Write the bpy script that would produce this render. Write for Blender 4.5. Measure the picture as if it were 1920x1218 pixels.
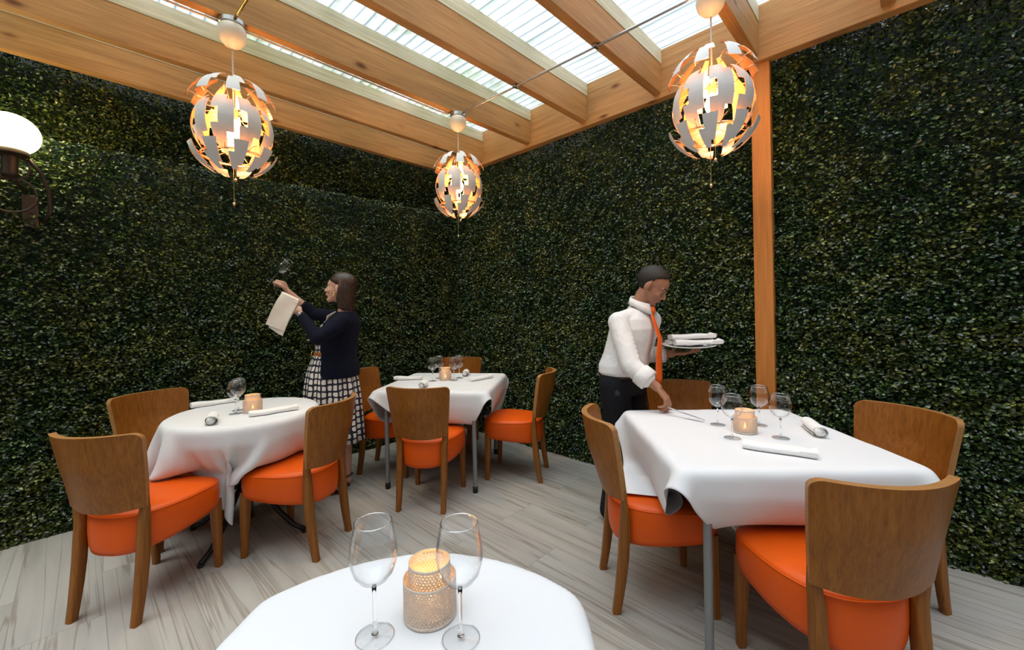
import bpy, bmesh, math, random
import numpy as np
from mathutils import Vector, Matrix, Euler
PI = math.pi
random.seed(7); rng = np.random.default_rng(11)
C = bpy.context.scene.collection
scene = bpy.context.scene
for o in list(bpy.data.objects): bpy.data.objects.remove(o)

# ---------------------------------------------------------------- camera, world, light, exposure
# World axes: the hedge corner is the origin; +X runs along the right hedge, -Y along the left hedge.
RX, RY = 0.722, 0.692                 # camera right direction in the XY plane (forward is (-RY, RX))
cam_d = bpy.data.cameras.new('camera'); cam = bpy.data.objects.new('camera', cam_d); C.objects.link(cam)
cam_d.sensor_width = 36; cam_d.lens = 36*777/1920; cam_d.shift_y = -30/1920
cam_d.clip_start = .05; cam_d.clip_end = 200
roll = .018; cr, sr = math.cos(roll), math.sin(roll)
R0 = Vector((RX, RY, 0)).normalized(); U0 = Vector((0, 0, 1)); B0 = Vector((RY, -RX, 0)).normalized()
cx = cr*R0 - sr*U0; cy = sr*R0 + cr*U0
cam.matrix_world = Matrix(((cx.x, cy.x, B0.x, 3.87), (cx.y, cy.y, B0.y, -3.065), (cx.z, cy.z, B0.z, 1.36), (0, 0, 0, 1)))
scene.camera = cam

world = bpy.data.worlds.new('sky'); scene.world = world; world.use_nodes = True
wn = world.node_tree; wn.nodes.clear()
wo = wn.nodes.new('ShaderNodeOutputWorld'); bg = wn.nodes.new('ShaderNodeBackground')
tcw = wn.nodes.new('ShaderNodeTexCoord'); sx = wn.nodes.new('ShaderNodeSeparateXYZ'); rp = wn.nodes.new('ShaderNodeValToRGB')
wn.links.new(tcw.outputs['Generated'], sx.inputs[0]); wn.links.new(sx.outputs[2], rp.inputs[0])
rp.color_ramp.elements[0].position = 0.0; rp.color_ramp.elements[0].color = (.06, .07, .08, 1)
rp.color_ramp.elements[1].position = .45; rp.color_ramp.elements[1].color = (.90, .95, 1, 1)
wn.links.new(rp.outputs[0], bg.inputs[0]); bg.inputs[1].default_value = .82
wn.links.new(bg.outputs[0], wo.inputs[0])
vs = scene.view_settings
vs.view_transform = 'Standard'; vs.look = 'None'; vs.exposure = 0.3; vs.gamma = 1; vs.use_curve_mapping = False
# bright overcast: one very soft sun high above the clear roof
sl = bpy.data.lights.new('overcast_sun', 'SUN'); sl.energy = 7.4; sl.angle = math.radians(60); sl.color = (.95, .98, 1)
so = bpy.data.objects.new('overcast_sun', sl); C.objects.link(so); so.rotation_euler = Vector((-.03, .16, -1)).to_track_quat('-Z', 'Y').to_euler()

# ---------------------------------------------------------------- node material helpers
class NT:
    def __init__(s, name):
        s.m = bpy.data.materials.new(name); s.m.use_nodes = True; s.t = s.m.node_tree; s.t.nodes.clear()
        s.out = s.t.nodes.new('ShaderNodeOutputMaterial')
    def n(s, typ, inp=None, **kw):
        nd = s.t.nodes.new('ShaderNode'+typ)
        for k, v in kw.items(): setattr(nd, k, v)
        for k, v in (inp or {}).items():
            if hasattr(v, 'is_linked') or isinstance(v, bpy.types.NodeSocket): s.t.links.new(v, nd.inputs[k])
            else: nd.inputs[k].default_value = v
        return nd
    def ramp(s, fac, stops, interp='LINEAR'):
        r = s.t.nodes.new('ShaderNodeValToRGB'); r.color_ramp.interpolation = interp
        e = r.color_ramp.elements
        while len(e) < len(stops): e.new(.5)
        for i, (p, c) in enumerate(stops): e[i].position = p; e[i].color = (*c, 1) if len(c) == 3 else c
        s.t.links.new(fac, r.inputs[0]); return r.outputs[0]
    def mix(s, fac, a, b, mode='MIX'):
        m = s.t.nodes.new('ShaderNodeMix'); m.data_type = 'RGBA'; m.blend_type = mode
        for i, v in ((0, fac), (6, a), (7, b)):
            if isinstance(v, bpy.types.NodeSocket): s.t.links.new(v, m.inputs[i])
            else: m.inputs[i].default_value = v if i == 0 else (*v, 1)
        return m.outputs[2]
    def math(s, op, a, b=0.0, c=0.0):
        m = s.t.nodes.new('ShaderNodeMath'); m.operation = op
        for i, v in enumerate((a, b, c)):
            if isinstance(v, bpy.types.NodeSocket): s.t.links.new(v, m.inputs[i])
            else: m.inputs[i].default_value = v
        return m.outputs[0]
    def coord(s, scale=(1, 1, 1), kind='Object', rnd=False, rot=(0, 0, 0)):
        tc = s.t.nodes.new('ShaderNodeTexCoord'); v = tc.outputs[kind]
        if rnd:
            oi = s.t.nodes.new('ShaderNodeObjectInfo')
            off = s.n('VectorMath', {0: v}, operation='ADD'); m = s.math('MULTIPLY', oi.outputs['Random'], 23.0)
            s.t.links.new(m, off.inputs[1]); v = off.outputs[0]
        mp = s.n('Mapping', {0: v, 3: scale, 2: rot}); return mp.outputs[0]
    def noise(s, vec, scale=5, detail=4, rough=.5, dist=0):
        return s.n('TexNoise', {'Vector': vec, 'Scale': scale, 'Detail': detail, 'Roughness': rough, 'Distortion': dist}).outputs[0]
    def bump(s, h, strength=.2, dist=.01):
        return s.n('Bump', {'Height': h, 'Strength': strength, 'Distance': dist}).outputs[0]
    def bsdf(s, **kw):
        b = s.t.nodes.new('ShaderNodeBsdfPrincipled')
        for k, v in kw.items():
            k = k.replace('_', ' ')
            if isinstance(v, bpy.types.NodeSocket): s.t.links.new(v, b.inputs[k])
            else: b.inputs[k].default_value = (*v, 1) if isinstance(v, tuple) and len(v) == 3 and 'Color' in k or k == 'Emission Color' and len(v) == 3 else v
        return b
    def done(s, shader): s.t.links.new(shader.outputs[0] if hasattr(shader, 'outputs') else shader, s.out.inputs[0]); return s.m

def plain(name, col, rough=.5, metal=0, spec=.5, **kw):
    t = NT(name); return t.done(t.bsdf(Base_Color=col, Roughness=rough, Metallic=metal, Specular_IOR_Level=spec, **kw))

def wood(name, tones, axis, knots=False, rough=.55, grain=1.0, rnd=True):
    t = NT(name)
    sc = [(16 if knots else 34)*grain]*3; sc[axis] = .9 if knots else 1.3
    v = t.coord(tuple(sc), rnd=rnd)
    n1 = t.noise(v, 1.2, 6, .62, 1.2 if knots else .25)
    sc2 = [70*grain]*3; sc2[axis] = 2.2
    n2 = t.noise(t.coord(tuple(sc2), rnd=rnd), 1.5, 3, .6)
    col = t.ramp(n1, [(.28, tones[0]), (.5, tones[1]), (.72, tones[2])])
    col = t.mix(.35, col, t.ramp(n2, [(.3, tuple(c*.55 for c in tones[0])), (.7, tones[2])]))
    h = n2
    if knots:
        ks = [5.0]*3; ks[axis] = 2.3
        vo = t.n('TexVoronoi', {'Vector': t.coord(tuple(ks), rnd=rnd), 'Scale': 1.0}).outputs['Distance']
        k = t.ramp(vo, [(.04, (.13, .055, .03)), (.075, (.42, .28, .2)), (.11, (.85, .78, .72)), (.16, (1, 1, 1))])
        col = t.mix(.85, col, k, 'MULTIPLY')
    b = t.bsdf(Base_Color=col, Roughness=rough, Specular_IOR_Level=.28, Normal=t.bump(h, .25, .003))
    return t.done(b)

M = {}
CED = [(.35, .165, .055), (.48, .245, .085), (.58, .32, .12)]
M['cedar_y'] = wood('stained_cedar_along_y', CED, 1, True)
M['cedar_x'] = wood('stained_cedar_along_x', CED, 0, True)
M['post'] = wood('stained_post', [(.46, .165, .030), (.56, .205, .040), (.64, .25, .06)], 2, True)
M['pale_wood'] = wood('weathered_pale_batten', [(.50, .46, .30), (.66, .61, .43), (.78, .73, .55)], 1, False)
M['oak'] = wood('oak_veneer', [(.19, .060, .007), (.275, .095, .012), (.36, .135, .022)], 2, False, .38, 1.5)
M['oak_edge'] = wood('oak_ply_edge', [(.32, .15, .05), (.40, .19, .065), (.46, .23, .08)], 0, False, .4, 2.0)
M['oak_leg'] = wood('oak_leg', [(.17, .054, .007), (.25, .086, .013), (.32, .12, .023)], 2, False, .42, 1.8)

def vinyl():
    t = NT('orange_vinyl'); v = t.coord((1, 1, 1))
    n = t.noise(v, 260, 2); n2 = t.noise(v, 9, 2)
    h = t.math('ADD', t.math('MULTIPLY', n, .25), t.math('MULTIPLY', n2, 1.6))
    return t.done(t.bsdf(Base_Color=(.70, .092, .003), Roughness=.40, Specular_IOR_Level=.28, Normal=t.bump(h, .12, .006)))
M['vinyl'] = vinyl()
def linen(name, col, s=900):
    t = NT(name); v = t.coord((1, 1, 1))
    w = t.noise(v, s, 2); big = t.noise(v, 7, 3)
    h = t.math('ADD', t.math('MULTIPLY', w, .12), big)
    return t.done(t.bsdf(Base_Color=col, Roughness=.82, Specular_IOR_Level=.2, Sheen_Weight=.15, Normal=t.bump(h, .15, .006)))
M['linen'] = linen('white_table_linen', (.75, .75, .77))
M['napkin'] = linen('white_napkin_linen', (.84, .83, .82))
M['service_cloth'] = linen('ivory_service_cloth', (.80, .74, .68))

def glass():
    t = NT('clear_glass'); g = t.bsdf(Base_Color=(1, 1, 1), Roughness=0.0, IOR=1.45, Transmission_Weight=1.0)
    return t.done(g)
M['glass'] = glass()
def thin_glass():
    t = NT('thin_blown_glass'); lw = t.n('LayerWeight', {0: .42}); g = t.n('BsdfGlossy', {'Color': (1, 1, 1, 1), 'Roughness': .01})
    tr = t.n('BsdfTransparent', {'Color': t.ramp(lw.outputs['Facing'], [(.45, (.985, .988, .99)), (.88, (.78, .80, .82)), (1, (.32, .35, .37))])})
    f = t.math('ADD', t.math('MULTIPLY', t.math('POWER', lw.outputs['Facing'], 2.2), .60), .022)
    return t.done(t.n('MixShader', {0: f, 1: tr.outputs[0], 2: g.outputs[0]}))
M['thin_glass'] = thin_glass()
def rim_glass():
    t = NT('polished_glass_edge'); g = t.n('BsdfGlossy', {'Color': (1, 1, 1, 1), 'Roughness': .12}); tr = t.n('BsdfTransparent', {'Color': (.80, .82, .84, 1)})
    return t.done(t.n('MixShader', {0: .5, 1: tr.outputs[0], 2: g.outputs[0]}))
M['rim_glass'] = rim_glass()
M['steel'] = plain('brushed_steel', (.55, .55, .56), .28, 1)
M['grey_leg'] = plain('grey_powder_coated_tube', (.23, .24, .245), .38, .4)
M['black_rubber'] = plain('black_rubber', (.015, .015, .015), .7)
M['black_iron'] = plain('black_iron', (.014, .014, .015), .35, .3)
M['copper'] = plain('copper_lining', (.96, .58, .34), .28, 1)
M['white_petal'] = plain('white_lacquered_petal', (.80, .79, .78), .42)
M['brass'] = plain('polished_brass', (.85, .58, .22), .25, 1)
M['iron_brown'] = plain('dark_bronze_iron', (.045, .028, .018), .45, .3)
M['table_board'] = plain('dark_laminate_board', (.10, .085, .07), .5)

M['plaster'] = plain('warm_grey_plaster', (.42, .39, .35), .8)
def emit(name, col, st):
    t = NT(name); e = t.n('Emission', {'Color': (*col, 1), 'Strength': st}); return t.done(e)
M['bulb'] = emit('warm_bulb', (1, .62, .26), 40)
M['globe'] = emit('frosted_globe_lit', (1, .84, .46), 16)
M['flame'] = emit('candle_flame', (1, .58, .16), 12)
def canopy_m():
    t = NT('translucent_canopy_cup')
    b = t.bsdf(Base_Color=(.90, .80, .66), Roughness=.35, Subsurface_Weight=.35, Subsurface_Radius=(.05, .03, .02)); return t.done(b)  # white cup tinted warm, painting in the bulb's glow from below
M['canopy'] = canopy_m()
def votive_m():
    t = NT('cream_perforated_metal'); b = t.bsdf(Base_Color=(.66, .55, .46), Roughness=.5)
    return t.done(b)
M['votive'] = votive_m()
M['wax'] = plain('candle_wax', (.9, .8, .6), .5)

def hedge_leaf():
    t = NT('boxwood_leaf')
    geo = t.n('NewGeometry'); v = t.coord((1, 1, 1))
    r = geo.outputs['Random Per Island']
    patch = t.noise(v, 3.2, 4, .6)
    a = t.ramp(r, [(0, (.003, .013, .004)), (.45, (.011, .040, .010)), (.78, (.036, .085, .017)), (1, (.15, .23, .05))])
    b = t.ramp(r, [(0, (.010, .018, .004)), (.45, (.040, .062, .010)), (.8, (.13, .16, .024)), (1, (.38, .38, .08))])
    f = t.ramp(patch, [(.44, (0, 0, 0)), (.64, (1, 1, 1))])
    col = t.mix(f, a, b)
    bs = t.bsdf(Base_Color=col, Roughness=.30, Specular_IOR_Level=.8)
    tr = t.n('BsdfTranslucent', {'Color': col}); mx = t.n('MixShader', {0: .12, 1: bs.outputs[0], 2: tr.outputs[0]})
    return t.done(mx)
M['leaf'] = hedge_leaf()
M['hedge_core'] = plain('hedge_backing', (.006, .010, .005), .9)

def floor_m():
    t = NT('striated_porcelain_plank')
    v = t.coord((1, 1, 1))
    br = t.n('TexBrick', {'Vector': v, 'Color1': (0, 0, 0, 1), 'Color2': (1, 1, 1, 1), 'Mortar': (.5, .5, .5, 1), 'Scale': 1.0, 'Mortar Size': .0016, 'Bias': 0.0, 'Brick Width': 1.2, 'Row Height': .30}, offset=.37)
    plank = br.outputs['Color']; mort = br.outputs['Fac']
    # each plank gets its own piece of the vein pattern
    offv = t.n('CombineXYZ', {0: t.math('MULTIPLY', t.n('SeparateColor', {0: plank}).outputs[0], 7.0), 1: t.math('MULTIPLY', t.n('SeparateColor', {0: plank}).outputs[0], 3.0)}).outputs[0]
    v2 = t.n('VectorMath', {0: v, 1: offv}, operation='ADD').outputs[0]
    vv = t.n('Mapping', {0: v2, 3: (.6, 9, 1)}).outputs[0]
    n1 = t.noise(vv, 1.0, 7, .62, .5)
    vv2 = t.n('Mapping', {0: v2, 3: (.35, 13, 1)}).outputs[0]
    n2 = t.noise(vv2, 1.0, 3, .5, .9)
    col = t.ramp(n1, [(.25, (.28, .255, .225)), (.45, (.375, .350, .315)), (.6, (.42, .395, .36)), (.8, (.45, .43, .395))])
    vein = t.ramp(n2, [(.470, (1, 1, 1)), (.497, (.60, .54, .48)), (.503, (.62, .56, .50)), (.530, (1, 1, 1))])
    col = t.mix(.8, col, vein, 'MULTIPLY')
    tint = t.ramp(t.n('SeparateColor', {0: plank}).outputs[0], [(0, (.90, .90, .91)), (1, (1.0, .99, .97))])
    col = t.mix(1, col, tint, 'MULTIPLY')
    col = t.mix(mort, col, (.24, .225, .20))
    return t.done(t.bsdf(Base_Color=col, Roughness=.42, Specular_IOR_Level=.4, Normal=t.bump(n1, .06, .004)))
M['floor'] = floor_m()

def poly_m():
    t = NT('corrugated_polycarbonate')
    st = t.noise(t.coord((.9, 9, 1)), 1, 4, .6)
    y = t.n('SeparateXYZ', {0: t.coord((1, 1, 1))})
    fr = t.math('FRACT', t.math('ADD', t.math('DIVIDE', y.outputs[1], .076), t.math('MULTIPLY', t.noise(t.coord((2, 2, 1)), 1, 2), .35)))
    groove_shade = t.ramp(fr, [(0, (1, 1, 1)), (.40, (.93, .94, .95)), (.50, (.55, .59, .60)), (.60, (.90, .92, .93)), (1, (1, 1, 1))])  # shade of the corrugation painted as a dark line per groove
    algae = t.noise(t.coord((4, 3, 1)), 1, 5, .7)
    dirt = t.ramp(st, [(.30, (.72, .75, .74)), (.5, (.86, .885, .90)), (.7, (.97, .985, 1))])
    leftness = t.ramp(t.math('MULTIPLY', y.outputs[0], .25), [(.25, (1, 1, 1)), (.60, (0, 0, 0))])
    gm = t.math('MULTIPLY', t.n('SeparateColor', {0: leftness}).outputs[0], t.n('SeparateColor', {0: t.ramp(algae, [(.45, (0, 0, 0)), (.62, (1, 1, 1))])}).outputs[0])
    col = t.mix(1, dirt, groove_shade, 'MULTIPLY')
    col = t.mix(gm, col, t.mix(1, col, (.76, .80, .66), 'MULTIPLY'))
    tp = t.n('BsdfTransparent', {'Color': col}); tl = t.n('BsdfTranslucent', {'Color': col})
    gl = t.n('BsdfGlossy', {'Color': (1, 1, 1, 1), 'Roughness': .2})
    m1 = t.n('MixShader', {0: .34, 1: tp.outputs[0], 2: tl.outputs[0]})
    m2 = t.n('MixShader', {0: .06, 1: m1.outputs[0], 2: gl.outputs[0]})
    return t.done(m2)
M['poly'] = poly_m()

def dress_m():
    t = NT('navy_dress_with_white_squares')
    uv = t.coord((1, 1, 1), 'UV')
    nz = t.n('TexNoise', {'Vector': uv, 'Scale': .9, 'Detail': 1.0})
    wob = t.n('VectorMath', {0: nz.outputs['Color'], 1: (.5, .5, .5)}, operation='SUBTRACT').outputs[0]
    wob = t.n('VectorMath', {0: wob}, operation='SCALE'); wob.inputs[3].default_value = .45
    p = t.n('VectorMath', {0: uv, 1: wob.outputs[0]}, operation='ADD').outputs[0]
    sp = t.n('SeparateXYZ', {0: p})
    ax = t.math('ABSOLUTE', t.math('SUBTRACT', t.math('FRACT', sp.outputs[0]), .5))
    ay = t.math('ABSOLUTE', t.math('SUBTRACT', t.math('FRACT', sp.outputs[1]), .5))
    q = t.math('ADD', t.math('POWER', t.math('DIVIDE', ax, .34), 5), t.math('POWER', t.math('DIVIDE', ay, .36), 5))
    f = t.math('LESS_THAN', q, 1.0)
    col = t.mix(f, (.010, .012, .028), (.74, .70, .66))
    return t.done(t.bsdf(Base_Color=col, Roughness=.75))
M['dress'] = dress_m()
def fabric(name, col, rough=.85, b=.25, s=28):
    t = NT(name); v = t.coord((1, 1, 1)); n = t.noise(v, s, 3, .55, .6)
    return t.done(t.bsdf(Base_Color=col, Roughness=rough, Specular_IOR_Level=.2, Normal=t.bump(n, b, .012)))
M['navy'] = fabric('navy_knit', (.0045, .0060, .017), .95, .7, 13)
M['shirt'] = fabric('white_shirt_cotton', (.80, .78, .77), .75, .75, 11)
M['black_cloth'] = fabric('black_trouser_cloth', (.010, .010, .013), .8)
M['tie'] = fabric('orange_tie_silk', (.85, .13, .02), .45, .05)
def skin(name, col):
    t = NT(name); v = t.coord((1, 1, 1)); n = t.noise(v, 30, 3)
    c = t.mix(t.ramp(n, [(.35, (0, 0, 0)), (.7, (1, 1, 1))]), tuple(x*.93 for x in col), col)
    return t.done(t.bsdf(Base_Color=c, Roughness=.5, Subsurface_Weight=.08, Subsurface_Radius=(.02, .008, .004), Specular_IOR_Level=.35))
M['skin_f'] = skin('fair_skin', (.66, .38, .29)); M['skin_m'] = skin('tan_skin', (.40, .19, .115))
M['lip_f'] = plain('rose_lips', (.50, .16, .14), .4); M['lip_m'] = plain('brown_lips', (.30, .12, .09), .45)
def hair_m(name, a, b):
    t = NT(name); v = t.coord((150, 150, 5)); n = t.noise(v, 1, 4, .6)
    return t.done(t.bsdf(Base_Color=t.ramp(n, [(.3, a), (.7, b)]), Roughness=.36, Specular_IOR_Level=.5, Normal=t.bump(n, .5, .004)))
M['hair_f'] = hair_m('dark_brown_hair', (.012, .006, .004), (.075, .038, .024)); M['hair_m'] = hair_m('short_black_hair', (.008, .006, .006), (.022, .017, .015))
M['hair_m'].node_tree.nodes['Principled BSDF'].inputs['Roughness'].default_value = .65
M['eye_white'] = plain('eye_white', (.75, .72, .70), .25); M['iris'] = plain('dark_iris', (.03, .015, .01), .2)
M['tan_leather'] = plain('tan_leather', (.40, .13, .025), .4); M['dark_leather'] = plain('dark_brown_leather', (.06, .025, .018), .45)
M['tattoo'] = plain('dark_blue_ink', (.06, .06, .10), .6)
M['white_china'] = plain('white_china', (.82, .82, .80), .15)
M['cable_clear'] = plain('pale_plastic_cable', (.62, .52, .42), .35)

# ---------------------------------------------------------------- mesh helpers
def tag(o, label=None, cat=None, group=None, kind=None):
    if label: o['label'] = label
    if cat: o['category'] = cat
    if group: o['group'] = group
    if kind: o['kind'] = kind
    return o
def empty(name, loc=(0, 0, 0), rz=0, label=None, cat=None, group=None):
    o = bpy.data.objects.new(name, None); C.objects.link(o); o.location = loc; o.rotation_euler = (0, 0, rz); o.empty_display_size = .05
    return tag(o, label, cat, group)
def link(name, me, mats, parent=None, smooth=True):
    o = bpy.data.objects.new(name, me); C.objects.link(o)
    for m in (mats if isinstance(mats, (list, tuple)) else [mats]): me.materials.append(m)
    if smooth and len(me.polygons): me.polygons.foreach_set('use_smooth', [True]*len(me.polygons))
    if parent: o.parent = parent
    return o
def obj(name, bm, mats, parent=None, smooth=True, recalc=True, sharp=None):
    if recalc: bmesh.ops.recalc_face_normals(bm, faces=bm.faces)
    me = bpy.data.meshes.new(name); bm.to_mesh(me); bm.free()
    o = link(name, me, mats, parent, smooth)
    if smooth and sharp: me.set_sharp_from_angle(angle=math.radians(sharp))
    return o
def box(bm, lo, hi, bev=0):
    lo, hi = Vector(lo), Vector(hi)
    r = bmesh.ops.create_cube(bm, size=1, matrix=Matrix.Translation((lo+hi)/2) @ Matrix.Diagonal((*(hi-lo), 1)))
    if bev: bmesh.ops.bevel(bm, geom=list({e for v in r['verts'] for e in v.link_edges}), offset=bev, segments=2, affect='EDGES', profile=.7)
def tube(bm, pts, r, seg=10, caps=True, squash=None):
    """swept round tube; r is a number or one per point"""
    pts = [Vector(p) for p in pts]; n = len(pts)
    rs = r if isinstance(r, (list, tuple)) else [r]*n
    up = Vector((0, 0, 1)); rings = []; prev = None
    for i, p in enumerate(pts):
        t = (pts[min(i+1, n-1)]-pts[max(i-1, 0)]).normalized()
        if prev is None:
            a = t.cross(up if abs(t.z) < .9 else Vector((1, 0, 0))).normalized()
        else: a = (prev - t*prev.dot(t)).normalized()
        prev = a; b = t.cross(a)
        q = squash or (1, 1)
        rings.append([bm.verts.new(p + a*math.cos(2*PI*k/seg)*rs[i]*q[0] + b*math.sin(2*PI*k/seg)*rs[i]*q[1]) for k in range(seg)])
    for i in range(n-1):
        for k in range(seg): bm.faces.new((rings[i][k], rings[i][(k+1) % seg], rings[i+1][(k+1) % seg], rings[i+1][k]))
    if caps: bm.faces.new(rings[0][::-1]); bm.faces.new(rings[-1])
def lathe(bm, prof, seg=32, c=(0, 0, 0), closed=False):
    rings = []
    for (r, z) in prof:
        if r < 1e-6: rings.append([bm.verts.new((c[0], c[1], c[2]+z))])
        else: rings.append([bm.verts.new((c[0]+r*math.cos(2*PI*k/seg), c[1]+r*math.sin(2*PI*k/seg), c[2]+z)) for k in range(seg)])
    pairs = list(zip(rings, rings[1:])) + ([(rings[-1], rings[0])] if closed else [])
    for a, b in pairs:
        for k in range(seg):
            k2 = (k+1) % seg
            if len(a) == 1 and len(b) == 1: continue
            if len(a) == 1: bm.faces.new((a[0], b[k], b[k2]))
            elif len(b) == 1: bm.faces.new((a[k], a[k2], b[0]))
            else: bm.faces.new((a[k], a[k2], b[k2], b[k]))
def sphere(bm, c, r, seg=16, rings=10, rot=None):
    r = r if isinstance(r, (tuple, list)) else (r, r, r)
    m = Matrix.Translation(c)
    if rot is not None: m = m @ rot.to_4x4()
    bmesh.ops.create_uvsphere(bm, u_segments=seg, v_segments=rings, radius=1, matrix=m @ Matrix.Diagonal((*r, 1)))
def loft(bm, rings, closed=True, cap=False, uvfn=None):
    vr = [[bm.verts.new(p) for p in ring] for ring in rings]
    uv = bm.loops.layers.uv.verify() if uvfn else None
    n = len(rings[0])
    for i in range(len(vr)-1):
        for k in range(n if closed else n-1):
            k2 = (k+1) % n
            f = bm.faces.new((vr[i][k], vr[i][k2], vr[i+1][k2], vr[i+1][k]))
            if uv:
                for l, (a, b) in zip(f.loops, ((i, k), (i, k+1), (i+1, k+1), (i+1, k))): l[uv].uv = uvfn(a, b)
    if cap: bm.faces.new(vr[0][::-1]); bm.faces.new(vr[-1])
    return vr
def bake(o):
    dg = bpy.context.evaluated_depsgraph_get(); dg.update()
    me = bpy.data.meshes.new_from_object(o.evaluated_get(dg)); old = o.data
    o.modifiers.clear(); o.data = me; me.name = old.name; bpy.data.meshes.remove(old); return o

# ---------------------------------------------------------------- setting
bm = bmesh.new(); box(bm, (-.4, -6.5, -.08), (6.6, .4, 0))
tag(obj('floor', bm, M['floor'], smooth=False), kind='structure')

def vnoise(x, y, s, seed):
    r = np.random.default_rng(seed); g = r.random((64, 64))
    u, v = x/s+100, y/s+100; i, j = np.floor(u).astype(int), np.floor(v).astype(int)
    fu, fv = u-i, v-j; fu = fu*fu*(3-2*fu); fv = fv*fv*(3-2*fv); i %= 64; j %= 64
    i1, j1 = (i+1) % 64, (j+1) % 64
    return g[i, j]*(1-fu)*(1-fv)+g[i1, j]*fu*(1-fv)+g[i, j1]*(1-fu)*fv+g[i1, j1]*fu*fv
def hedge(name, panels, seed):
    """a hedge wall: dark backing boards plus individually modelled folded leaves. panel = (origin, along, length, z0, z1, outward normal)"""
    r = np.random.default_rng(seed); VS = []; FS = []; MI = []; base = 0
    for (o, a, L, z0, z1, nrm, dens) in panels:
        o, a, nrm = np.array(o, float), np.array(a, float), np.array(nrm, float)
        # backing board 4 cm behind the leaf surface
        b0 = o - nrm*.05; b1 = o - nrm*.14; h = np.array([0, 0, 1.])
        cs = [p + a*u + h*z for p in (b0, b1) for (u, z) in ((0, z0), (L, z0), (L, z1), (0, z1))]
        VS.append(np.array(cs)); FS += [np.array([[0, 1, 2, 3], [7, 6, 5, 4], [0, 4, 5, 1], [1, 5, 6, 2], [2, 6, 7, 3], [3, 7, 4, 0]])+base]; MI.append(np.ones(6, int)); base += 8
        N = int(L*(z1-z0)*dens)
        u = r.random(N)*L; z = z0 + r.random(N)*(z1-z0)
        dep = -.045 + .03*vnoise(u, z, .045, seed+1) + .022*vnoise(u, z, .16, seed+2) + .02*r.random(N)
        p = o + a[None]*u[:, None] + h[None]*z[:, None] + nrm[None]*dep[:, None]
        ln = (.0085 + .0055*r.random(N)); wd = ln*(.52+.16*r.random(N))
        # leaf axis mostly out and up / sideways, with scatter
        d = nrm[None]*(.35+.5*r.random(N))[:, None] + a[None]*(r.normal(0, .95, N))[:, None] + h[None]*(r.normal(-.1, .5, N))[:, None]
        d /= np.linalg.norm(d, axis=1)[:, None]
        q = nrm[None]*.7 + h[None]*.6 + r.normal(0, .42, (N, 3)); q -= d*(q*d).sum(1)[:, None]; q /= np.linalg.norm(q, axis=1)[:, None]
        s = np.cross(d, q)
        fold = (wd*.35)[:, None]*q
        v = np.stack([p-d*ln[:, None], p-d*(ln*.15)[:, None]+s*wd[:, None]+fold, p+d*(ln*.62)[:, None]+s*(wd*.72)[:, None]+fold*.6, p+d*ln[:, None]*1.05,
                      p+d*(ln*.62)[:, None]-s*(wd*.72)[:, None]+fold*.6, p-d*(ln*.15)[:, None]-s*wd[:, None]+fold], 1)
        VS.append(v.reshape(-1, 3))
        k = np.arange(N)[:, None]*6+base
        FS.append((k+np.array([[0, 1, 2, 3]])).reshape(-1, 4)); FS.append((k+np.array([[0, 3, 4, 5]])).reshape(-1, 4)); MI.append(np.zeros(2*N, int)); base += 6*N
    V = np.concatenate(VS); F = np.concatenate(FS); MIx = np.concatenate(MI)
    me = bpy.data.meshes.new(name); me.vertices.add(len(V)); me.vertices.foreach_set('co', V.astype(np.float32).ravel())
    me.loops.add(F.size); me.loops.foreach_set('vertex_index', F.astype(np.int32).ravel())
    me.polygons.add(len(F)); me.polygons.foreach_set('loop_start', np.arange(0, F.size, 4, dtype=np.int32)); me.polygons.foreach_set('material_index', MIx.astype(np.int32))
    me.update(); me.validate()
    return tag(link(name, me, [M['leaf'], M['hedge_core']], smooth=False), kind='structure')
DEN = 15000
hedge('wall_left', [((0, -4.9, 0), (0, 1, 0), 4.93, 0, 2.48, (1, 0, 0), DEN), ((-.12, -4.9, 0), (0, 1, 0), 5.05, 2.44, 3.12, (1, 0, 0), DEN)], 3)
hedge('wall_right', [((-.14, 0, 0), (1, 0, 0), 3.30, 0, 2.97, (0, -1, 0), DEN), ((3.245, 0, 0), (1, 0, 0), 2.3, 0, 2.97, (0, -1, 0), DEN)], 5)

# unseen plastered walls added behind the viewer to block frontal light, open under the roof
for nm, lo, hi in (('wall_added_back', (.2, -4.95, 0), (5.7, -4.83, 2.35)), ('wall_added_side', (5.58, -4.82, 0), (5.70, -.2, 2.35))):
    bm = bmesh.new(); box(bm, lo, hi); tag(obj(nm, bm, M['plaster'], smooth=False), kind='structure')
# roof
def corrugated():
    bm = bmesh.new(); x0, x1, y0, y1 = -.16, 5.5, -4.6, .10
    n = int((y1-y0)/.0095); rows = []
    for i in range(n+1):
        y = y0+(y1-y0)*i/n; z = 3.273+.009*math.sin(2*PI*y/.076)
        rows.append([bm.verts.new((x0, y, z)), bm.verts.new((x1, y, z))])
    for a, b in zip(rows, rows[1:]): bm.faces.new((a[0], a[1], b[1], b[0]))
    return bm
o = tag(obj('ceiling', corrugated(), M['poly']), kind='structure')
md = o.modifiers.new('thickness', 'SOLIDIFY'); md.thickness = .0012
RAFX = [.035, .565, 1.245, 1.885, 2.533, 3.17, 3.81, 4.45, 5.09]  # last two rafters lie out of view, added for light and shadow
RN = ['topmost left', 'second from the left hedge, above the left rear pendant', 'third from the left hedge, carrying two pendant lamps', 'fourth from the left hedge', 'fifth from the left hedge', 'directly above the wall post', 'seventh, right of the post', 'eighth', 'ninth']
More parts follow.
